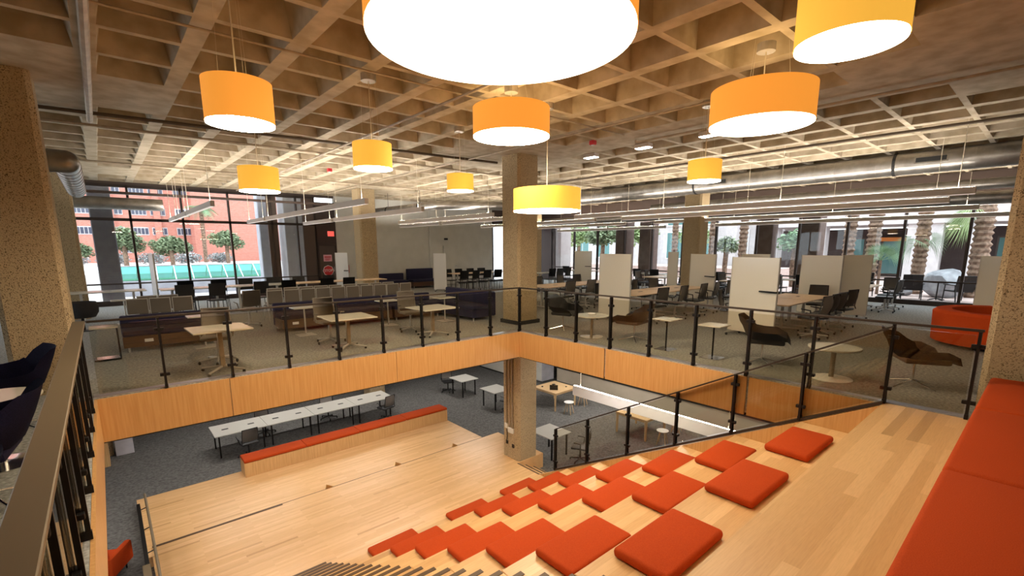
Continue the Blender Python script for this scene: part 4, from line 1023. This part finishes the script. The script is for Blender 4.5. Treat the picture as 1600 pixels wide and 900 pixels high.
MB().box((-0.16, -0.005, 0), (0.16, 0.005, 0.22), mtx=Matrix.Translation((0, 0.11, 0.012)) @ Matrix.Rotation(-0.3, 4, 'X')).build('lid_screen', 'screen', t)
for i, (x, y, w, l) in enumerate(((5.9, 4.5, 0.12, 'black tablet dock on the laptop table, far corner'), (5.35, 4.6, 0.08, 'small black gadget on the laptop table, left edge'), (6.05, 3.95, 0.07, 'small black gadget on the laptop table by the pendant'), (5.65, 0.25, 0.1, 'small black tablet on the maple table behind the glass'), (5.5, 0.0, 0.07, 'small black phone on the maple table front corner'))):
    o = MB().box((-w / 2, -w / 2.5, 0), (w / 2, w / 2.5, 0.025), 0.006).build('gadget', 'black_plastic', None, False, (x, y, ZL + 0.7415), ); o.rotation_euler.z = i; tag(o, l, 'gadget', 'gadgets on the maple tables')
t = thing('storage_cabinet', 'pale grey cabinet beyond the laptop table on the lower level', 'cabinet', (7.9, 7.4, ZL))
MB().box((-0.4, -0.6, 0.05), (0.4, 0.6, 1.0), 0.01).build('body', 'pale_stone', t); MB().box((-0.42, -0.58, 0.1), (-0.4, -0.01, 0.97)).build('door', 'grey_wall', t); MB().box((-0.42, 0.01, 0.1), (-0.4, 0.58, 0.97)).build('door', 'grey_wall', t)
t = thing('counter_unit', 'white counter with bright top at the far right of the lower carpet', 'counter', (7.6, 9.6, ZL), 0.0)
MB().box((-0.5, -1.0, 0.08), (0.5, 1.6, 0.95), 0.01).build('body', 'white_laminate', t); MB().box((-0.53, -1.03, 0.95), (0.53, 1.63, 0.99), 0.005).build('worktop', 'white_plastic', t); MB().box((-0.46, -0.96, 0), (0.46, 1.56, 0.08)).build('plinth', 'rubber', t)
t = thing('grey_bin', 'grey box bin at the left end of the lower carpet', 'bin', (-7.62, 10.0, ZL))
MB().box((-0.22, -0.2, 0), (0.22, 0.2, 0.62), 0.01).build('body', 'pale_stone', t); MB().box((-0.23, -0.21, 0.62), (0.23, 0.21, 0.66), 0.008).build('lid', 'grey_stone', t)
t = thing('wooden_cabinet', 'narrow maple cabinet end below the left fascia', 'cabinet', (-8.25, 9.3, ZL))
MB().box((-0.35, -0.25, 0), (0.27, 0.25, 0.9), 0.006).build('body', 'maple_front', t); MB().box((-0.36, -0.26, 0.9), (0.28, 0.26, 0.93), 0.004).build('top', 'maple_table', t)
t = thing('armchair', 'bright red armchair on the lower carpet below the near railing', 'armchair', (-8.2, 2.95, ZL), -0.5)
MB().box((-0.32, -0.3, 0.2), (0.32, 0.32, 0.42), 0.05, seg=2).build('seat', 'red_sofa_fabric', t, True)
MB().box((-0.36, -0.42, 0.2), (0.36, -0.28, 0.82), 0.05, seg=2).build('backrest', 'red_sofa_fabric', t, True)
for s in (-1, 1): MB().box((s * 0.36 - 0.06, -0.38, 0.2), (s * 0.36 + 0.06, 0.3, 0.6), 0.04, seg=2).build('armrest', 'red_sofa_fabric', t, True)
for sx in (-1, 1):
    for sy in (-1, 1): MB().cyl((sx * 0.28, sy * 0.26, 0), (sx * 0.28, sy * 0.26, 0.21), 0.015, seg=8).build('leg', 'dark_metal', t)
# conduits and boxes on the lower central column
t = thing('column_conduit', 'three pale conduits with switch boxes down the lower column', 'conduit', (0.59, 0.68, 0))
for k, zb in enumerate((-2.85, -2.95, -2.95)): MB().cyl((-0.025, 0.5 - 0.12 * k, zb), (-0.025, 0.5 - 0.12 * k, -0.64), 0.018, seg=8).build('pipe', 'conduit', t, True)
MB().box((-0.05, 0.44, -2.98), (0.0, 0.56, -2.84), 0.006).box((-0.05, 0.2, -3.08), (0.0, 0.42, -2.93), 0.006).build('junction_box', 'white_laminate', t)
MB().tube([(-0.02, 0.5, -2.98), (-0.03, 0.46, -3.2), (-0.02, 0.5, -3.35)], 0.012, 6).box((-0.02, 0.46, -3.45), (0.0, 0.54, -3.36)).box((-0.02, 0.2, -3.5), (0.0, 0.28, -3.4)).build('socket', 'dark_metal', t)

# ================================================================== OUTDOORS
struct(MB().box((-45, RY + 0.2, -0.6), (60, 75, -0.05)).box((-40, 21, -0.1), (13, 74, 0.8)).build('ground_plaza', 'pale_paving'))
struct(MB().box((RX + 0.2, -40, -0.6), (60, RY + 0.2, -0.04)).build('ground_patio', 'pink_paving'))
def leafy(f, c, r, n, s, sq=(1, 1, 1)):
    for _ in range(n):
        while True:
            p = Vector((random.uniform(-1, 1), random.uniform(-1, 1), random.uniform(-1, 1)))
            if p.length < 1: break
        p = p * (0.55 + 0.45 * p.length); p = Vector((p.x * r * sq[0], p.y * r * sq[1], p.z * r * sq[2])) + Vector(c)
        u = Vector((random.uniform(-1, 1), random.uniform(-1, 1), random.uniform(-0.6, 0.6))).normalized(); v = u.cross(Vector((random.uniform(-1, 1), random.uniform(-1, 1), 1))).normalized()
        k = s * random.uniform(0.6, 1.3); f.face([p - u * k, p + v * k * 0.5, p + u * k, p - v * k * 0.5])
def tree(x, y, h, r, label, mat='leaf_green', lean=0.0, n=900, s=0.16, z0=-0.05, squash=0.75, trunk_r=0.14):
    t = thing('tree', label, 'tree', (x, y, z0))
    f = MB(); top = h - r * squash
    f.tube([(0, 0, 0), (lean * 0.4, 0.05, top * 0.45), (lean, 0, top)], trunk_r, 8)
    for a in (0.4, 2.3, 4.4): f.cyl((lean, 0, top * 0.8), (lean + r * 0.55 * math.cos(a), r * 0.55 * math.sin(a), top + r * 0.25), trunk_r * 0.5, trunk_r * 0.2, seg=6)
    f.build('trunk', 'bark', t, True)
    f = MB()
    for k in range(6):
        a = k * PI / 3
        leafy(f, (lean + r * 0.5 * math.cos(a), r * 0.5 * math.sin(a), top + random.uniform(-0.15, 0.25) * r), r * 0.6, n // 6, s, (1, 1, squash))
    leafy(f, (lean, 0, top + r * 0.35), r * 0.6, n // 4, s, (1, 1, squash)); f.build('crown', mat, t)
def frond(f, o, a, L, droop, rise, wid, nleaf=14):
    d = Vector((math.cos(a), math.sin(a), 0)); side = Vector((-d.y, d.x, 0)); pts = []
    for k in range(nleaf + 1):
        u = k / nleaf; pts.append(Vector(o) + d * (L * u) + Vector((0, 0, rise * u - droop * u * u)))
    for k in range(1, nleaf):
        p = pts[k]; tdir = (pts[k + 1] - p).normalized(); w = wid * math.sin(PI * (0.15 + 0.8 * k / nleaf))
        for s in (-1, 1):
            e = p + side * s * w + tdir * w * 0.7 - Vector((0, 0, w * 0.25)); f.face([p, p + tdir * 0.07, e])
def palm(x, y, h, label, r=0.17, lean=0.0, crown=True, low=None, L=1.6, low_mat='leaf_palm'):
    t = thing('palm_tree', label, 'palm', (x, y, -0.05))
    prof = []
    k = 0; z = 0.0
    while z < h:
        prof.append((r * (1.12 if k % 2 else 0.9) * random.uniform(0.92, 1.08), z)); z += 0.11; k += 1
    f = MB().lathe(prof, seg=12)
    for v in f.bm.verts: v.co.x += lean * v.co.z / h
    g = f.build('trunk', 'bark', t)
    f = MB()
    if low: fan_fronds(f, *low); f.build('fronds', low_mat, t)
    elif crown:
        for k in range(26): frond(f, (lean, 0, h), k * 2.4, L * random.uniform(0.8, 1.1), random.uniform(0.6, 1.6), random.uniform(0.2, 1.0), 0.4)
        f.build('fronds', 'leaf_palm', t)
def fan_fronds(f, h, R, n, a0=0.0, spread=2 * PI, elo=0.0, ehi=1.2, droop=0.06):
    for k in range(n):
        a = a0 + (k * 0.618 % 1.0 - 0.5) * spread; el = random.uniform(elo, ehi); d = Vector((math.cos(a) * math.cos(el), math.sin(a) * math.cos(el), math.sin(el)))
        o = Vector((0, 0, h)) + d * R * 0.45; sd = d.cross(Vector((random.uniform(-1, 1), random.uniform(-1, 1), random.uniform(-0.3, 1)))).normalized()
        f.cyl((0, 0, h), o, 0.012, seg=4)
        for j in range(-8, 9):
            b = j * 0.19; e = (d * math.cos(b) + sd * math.sin(b)).normalized(); e2 = (d * math.cos(b + 0.1) + sd * math.sin(b + 0.1)).normalized()
            f.face([o, o + e * R * 0.3, o + (e + e2) * 0.5 * R * 0.66 - Vector((0, 0, droop * R * 1.5)), o + e2 * R * 0.3])
def fan_palm(x, y, h, R, label, z0=-0.05, n=11):
    t = thing('fan_palm', label, 'palm', (x, y, z0))
    MB().cyl((0, 0, 0), (0, 0, h), 0.06, 0.05, seg=8).build('trunk', 'bark', t)
    f = MB(); fan_fronds(f, h, R, n); f.build('fronds', 'leaf_palm', t)
# brick building beyond the far window
t = thing('brick_building', 'red brick building with small windows across the plaza', 'building', (-4, 45, -0.05))
MB().box((-30, 0, 0), (3.2, 4, 12)).box((3.2, -2.2, 0), (11.5, 4, 12)).build('walls', 'red_brick', t)
for x in (-6, -2.4, 0.8): MB().box((x - 0.25, -0.25, 0), (x + 0.25, 0, 12)).build('pilaster', 'red_brick', t)
for z, xs in ((1.75, (-4.6, -0.45)), (3.3, (-9.5, -7.3, -5.2, -3.55, -2.2, -0.4)), (5.0, (-9.5, -7.3, -5.2, -3.55, -2.2, -0.4)), (6.8, (-5.2, -3.55, -2.2, -0.4))):
    for x in xs:
        x += 4.0 - 0.9
        w = MB().box((x - 0.55, -0.04, z - 0.08), (x + 0.55, 0.05, z + 0.6)).build('window_frame', 'white_stucco', t)
        MB().box((x - 0.5, -0.06, z), (x - 0.29, 0.0, z + 0.52)).box((x - 0.23, -0.06, z), (x - 0.03, 0, z + 0.52)).box((x + 0.03, -0.06, z), (x + 0.23, 0, z + 0.52)).box((x + 0.29, -0.06, z), (x + 0.5, 0, z + 0.52)).build('pane', 'window_dark', w)
o = MB().box((-0.9, -0.5, 0), (0.9, 0.5, 2.6)).build('white_kiosk', 'white_stucco', None, False, (6.4, 39, 0.8)); tag(o, 'white block standing before the brick wall', 'kiosk')
for i, (x, y, r) in enumerate(((-9.1, 38.5, 0.95), (-6.75, 38.5, 0.95), (-4.4, 38.5, 0.95), (-2.05, 38.5, 0.95), (0.3, 38.5, 0.9))):
    f = MB(); leafy(f, (0, 0, 0.42), r, 900, 0.1, (1.15, 0.6, 0.5)); tag(f.build('sage_bush', 'leaf_sage', None, False, (x, y, 0.79)), 'grey sage bush before the brick building, %s from the left pier' % ORD[i], 'bush', 'sage bushes')
tree(-6.1, 35, 2.75, 1.25, 'green tree before the brick building beside the dark pier', n=2600, s=0.13, z0=0.79, squash=0.85)
tree(-3.45, 34.5, 2.0, 1.25, 'low green tree before the brick windows', n=2600, s=0.13, z0=0.79, squash=0.6)
tree(0.4, 36, 2.6, 1.2, 'dark green tree before the plain brick wall', n=2400, s=0.13, z0=0.79, squash=0.75)
palm(-0.5, 40.5, 5.4, 'tall pale palm before the corner of the brick building', 0.16, 0.05, True, L=1.35)
tree(-8.6, 36, 1.6, 0.9, 'green shrub tree at the left edge of the far window', n=1200, s=0.13, z0=0.79)
# skylight of teal glass outside the far window
t = thing('glass_skylight', 'sloping teal glass skylight on a low curb outside the far window', 'skylight', (-4, 18, -0.05))
MB().box((-3.2, -0.1, 0), (3.4, 1.6, 0.66)).build('curb', 'pale_stone', t)
MB().face([(-3.0, 0, 0.68), (3.2, 0, 0.68), (3.0, 0.75, 1.26), (-3.0, 0.75, 1.26)]).face([(-3.0, 1.5, 0.68), (3.2, 1.5, 0.68), (3.0, 0.75, 1.26), (-3.0, 0.75, 1.26)]).build('glass_slope', 'teal_window' if False else 'teal_glass', t)
MB().box((-2.95, 0.1, 0.66), (3.1, 1.4, 0.69)).build('well_floor', 'leaf_palm', t)
for k in range(10):
    x = -3.0 + 0.68 * k
    MB().tube([(x, -0.01, 0.68), (x * 0.98, 0.74, 1.27), (x, 1.5, 0.68)], 0.025, 6).build('glazing_bar', 'white_plastic', t)
MB().box((-3.02, 0.72, 1.25), (3.05, 0.78, 1.29)).build('ridge', 'pale_stone', t)
# piers outside the windows
for n, x, y, w, mname, l in ((1, -7.27, 15, 0.33, 'grey_stone', 'dark grey stone pier outside the far window'), (2, -1.75, 15.2, 0.28, 'pale_stone', 'grey stone pier outside the far window end'), (3, -0.6, 15, 0.5, 'white_stucco', 'white sunlit pier outside beside the brown exit door'), (4, 15.2, 13.0, 0.5, 'white_stucco', 'pinkish striped pier outside the right window corner'), (5, 14.9, 7.77, 0.37, 'pier_brown_shade', 'pier with shade painted in brown outside the tree windows, first from the corner'), (6, 14.9, 6.22, 0.36, 'pier_brown_shade', 'pier with shade painted in brown outside the tree windows, second from the corner'), (7, 14.9, 0.2, 0.3, 'pier_brown_shade', 'brown pier outside right of the palm trunk above the lounge whiteboard'), (8, 14.9, -1.5, 0.4, 'pier_brown_shade', 'brown pier outside before the first white colonnade column')):
    o = MB().box((-w, -w, 0), (w, w, 6), 0.03).build('stone_pier', mname, None, False, (x, y, -0.05)); tag(o, l, 'pier')
# white colonnade building to the right
t = thing('colonnade_building', 'white building with a deep shaded colonnade beyond the palms', 'building', (30, 0, -0.05))
MB().box((-0.6, -22, 3.35), (6, 6.0, 8)).build('beam', 'white_stucco', t)
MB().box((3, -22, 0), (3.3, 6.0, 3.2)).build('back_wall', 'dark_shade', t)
MB().box((3.3, 6.0, 0), (6, 6.4, 8)).build('end_wall', 'white_stucco', t)
for y in (5.45, 2.45, -2.43, -3.45, -5.2, -8.3, -12, -16): MB().box((-0.4, y - 0.3, 0), (0.4, y + 0.3, 3.35)).build('pillar', 'white_stucco', t)
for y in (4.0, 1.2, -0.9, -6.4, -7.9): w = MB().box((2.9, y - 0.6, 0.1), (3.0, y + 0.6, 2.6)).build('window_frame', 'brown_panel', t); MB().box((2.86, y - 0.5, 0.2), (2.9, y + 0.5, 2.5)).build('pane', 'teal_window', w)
MB().box((2.4, -3.0, 2.35), (2.9, 0.2, 2.6)).build('awning', 'awning_orange', t)
t = thing('glass_building', 'white building with teal windows behind the green trees', 'building', (33, 16.5, -0.05))
MB().box((0, -9, 0), (6, 16, 9)).build('walls', 'white_stucco', t)
for y in (-7, -4.2, -1.4, 1.4, 4.2, 7.0, 9.8):
    for z in (1.0, 4.0):
        w = MB().box((-0.1, y - 0.95, z - 0.1), (0.0, y + 0.95, z + 2.4)).build('window_frame', 'white_plastic', t); MB().box((-0.14, y - 0.85, z), (-0.1, y - 0.05, z + 2.3)).box((-0.14, y + 0.05, z), (-0.1, y + 0.85, z + 2.3)).build('pane', 'teal_window', w)
for i, y in enumerate((17.3, 14.6, 11.0, 7.6)):
    o = MB().box((-0.4, -0.4, 0), (0.4, 0.4, 7)).build('white_pillar', 'white_stucco', None, False, (28, y, -0.05)); tag(o, 'white outdoor pillar behind the green trees, %s from the corner' % ORD[i], 'pillar', 'white pillars behind the trees')
struct(MB().box((23, 3.0, -0.04), (27.0, 22, 0.6)).build('terrain_planter', 'pink_paving'))
tree(20.5, 16.0, 3.7, 1.3, 'leafy green tree outside next to the corner pier', 'leaf_light', n=1300, s=0.15)
tree(19.5, 12.9, 3.7, 1.2, 'big leafy tree outside the tree windows', 'leaf_green', n=1600, s=0.15)
tree(20, 10.1, 3.5, 1.1, 'pale yellow green tree outside the tree windows', 'leaf_light', n=1000, s=0.14)
tree(22, 7.4, 3.6, 1.2, 'pale green tree outside beside the leaning trunk', 'leaf_light', n=900, s=0.14)
palm(18.2, 6.6, 4.5, 'leaning palm trunk outside left of the far right column', 0.17, 0.0, False)
palm(18, 4.2, 5, 'palm trunk covered in pale creeper outside right of the far right column', 0.2, 0, False)
palm(18, 2.6, 5, 'palm trunk outside behind the lounge whiteboard', 0.2, 0.1, False)
palm(19, -1.85, 5, 'pale rough palm trunk outside before the shaded colonnade', 0.24, 0, False)
palm(19, -2.75, 5, 'dark rough palm trunk outside beside the fan palm', 0.26, 0.15, False)
palm(19, -4.45, 5, 'palm trunk with a grey green frond clump outside behind the patio chair', 0.24, 0, False, (2.1, 1.0, 7, 1.9, 5.5, -0.3, 0.6, 0.2))
palm(18.6, -6.3, 5, 'thick red brown palm trunk with yellow green fronds above the sofa whiteboard', 0.28, 0, False, (3.2, 1.25, 9, 1.8, 1.8, -0.5, 0.3, 0.25), low_mat='leaf_light')
tree(19.5, 4.1, 2.6, 0.75, 'green leafy shrub outside between the column and lounge whiteboard', 'leaf_green', n=700, s=0.12)
tree(19, 0.4, 2.9, 1.0, 'blue green leafy shrub outside before the teal windows', 'leaf_palm', n=700, s=0.12)
fan_palm(17.6, -3.4, 1.45, 0.8, 'small fan palm outside the window above the mesh chairs', n=15)
def rocky(R_, n, sq):
    f = MB(); bmesh.ops.create_icosphere(f.bm, subdivisions=3, radius=1.0)
    rnd = random.Random(n); pl = [(Vector((rnd.gauss(0, 1), rnd.gauss(0, 1), rnd.gauss(0, 1))).normalized(), rnd.uniform(0.62, 0.92)) for _ in range(16)]
    for v in f.bm.verts:
        for nn, dd in pl:
            k = v.co.dot(nn)
            if k > dd: v.co -= nn * (k - dd)
        v.co = Vector((v.co.x * sq[0], v.co.y * sq[1], v.co.z * sq[2])) * R_
    return f
f = rocky(0.85, 3, (0.9, 1.0, 0.72))
tag(f.build('boulder', 'rock', None, False, (17.9, -5.45, 0.52)), 'big pale boulder outside behind the patio chairs', 'boulder')
f = rocky(0.36, 8, (1, 1.1, 0.8))
tag(f.build('boulder', 'rock', None, False, (17.6, -4.2, 0.15)), 'small boulder outside left of the patio chair', 'boulder')
def patio_chair():
    t = thing('patio_chair', '', 'patio chair')
    MB().box((-0.3, -0.25, 0.36), (0.3, 0.32, 0.41), 0.01).build('seat', 'dark_metal', t)
    MB().box((-0.3, -0.02, 0), (0.3, 0.02, 0.58), 0.01, mtx=Matrix.Translation((0, -0.25, 0.4)) @ Matrix.Rotation(0.22, 4, 'X')).build('backrest', 'dark_metal', t)
    for s in (-1, 1):
        MB().box((s * 0.32 - 0.035, -0.3, 0.6), (s * 0.32 + 0.035, 0.34, 0.63), 0.006).build('armrest', 'dark_metal', t)
        MB().tube([(s * 0.3, 0.3, 0.6), (s * 0.3, 0.36, 0)], 0.02, 6).build('leg', 'dark_metal', t); MB().tube([(s * 0.3, -0.28, 0.6), (s * 0.3, -0.42, 0)], 0.02, 6).build('leg', 'dark_metal', t)
    return Kind(t)
pc_ = patio_chair()
pc_.put((16.2, -4.75, -0.04), -PI / 2 + 0.2, 'dark patio lounge chair outside before the boulder', 'patio chairs')
pc_.put((16.4, -6.1, -0.04), -PI / 2 + 0.6, 'dark patio chair outside partly behind the sofa whiteboard', 'patio chairs')
pc_.put((16.0, -3.2, -0.04), PI / 2, 'dark patio chair outside below the fan palm', 'patio chairs')
pt = ped_table('patio_table', 'dark_metal', 'round', 0.7, 0, 0.7, 'dark_metal', 'star', 0.3)
pt.put((16.3, -5.5, -0.04), 0, 'small dark patio table outside between the patio chairs')
pt.put((16.0, -0.8, -0.04), 0, 'small dark patio table outside behind the lounge whiteboard')
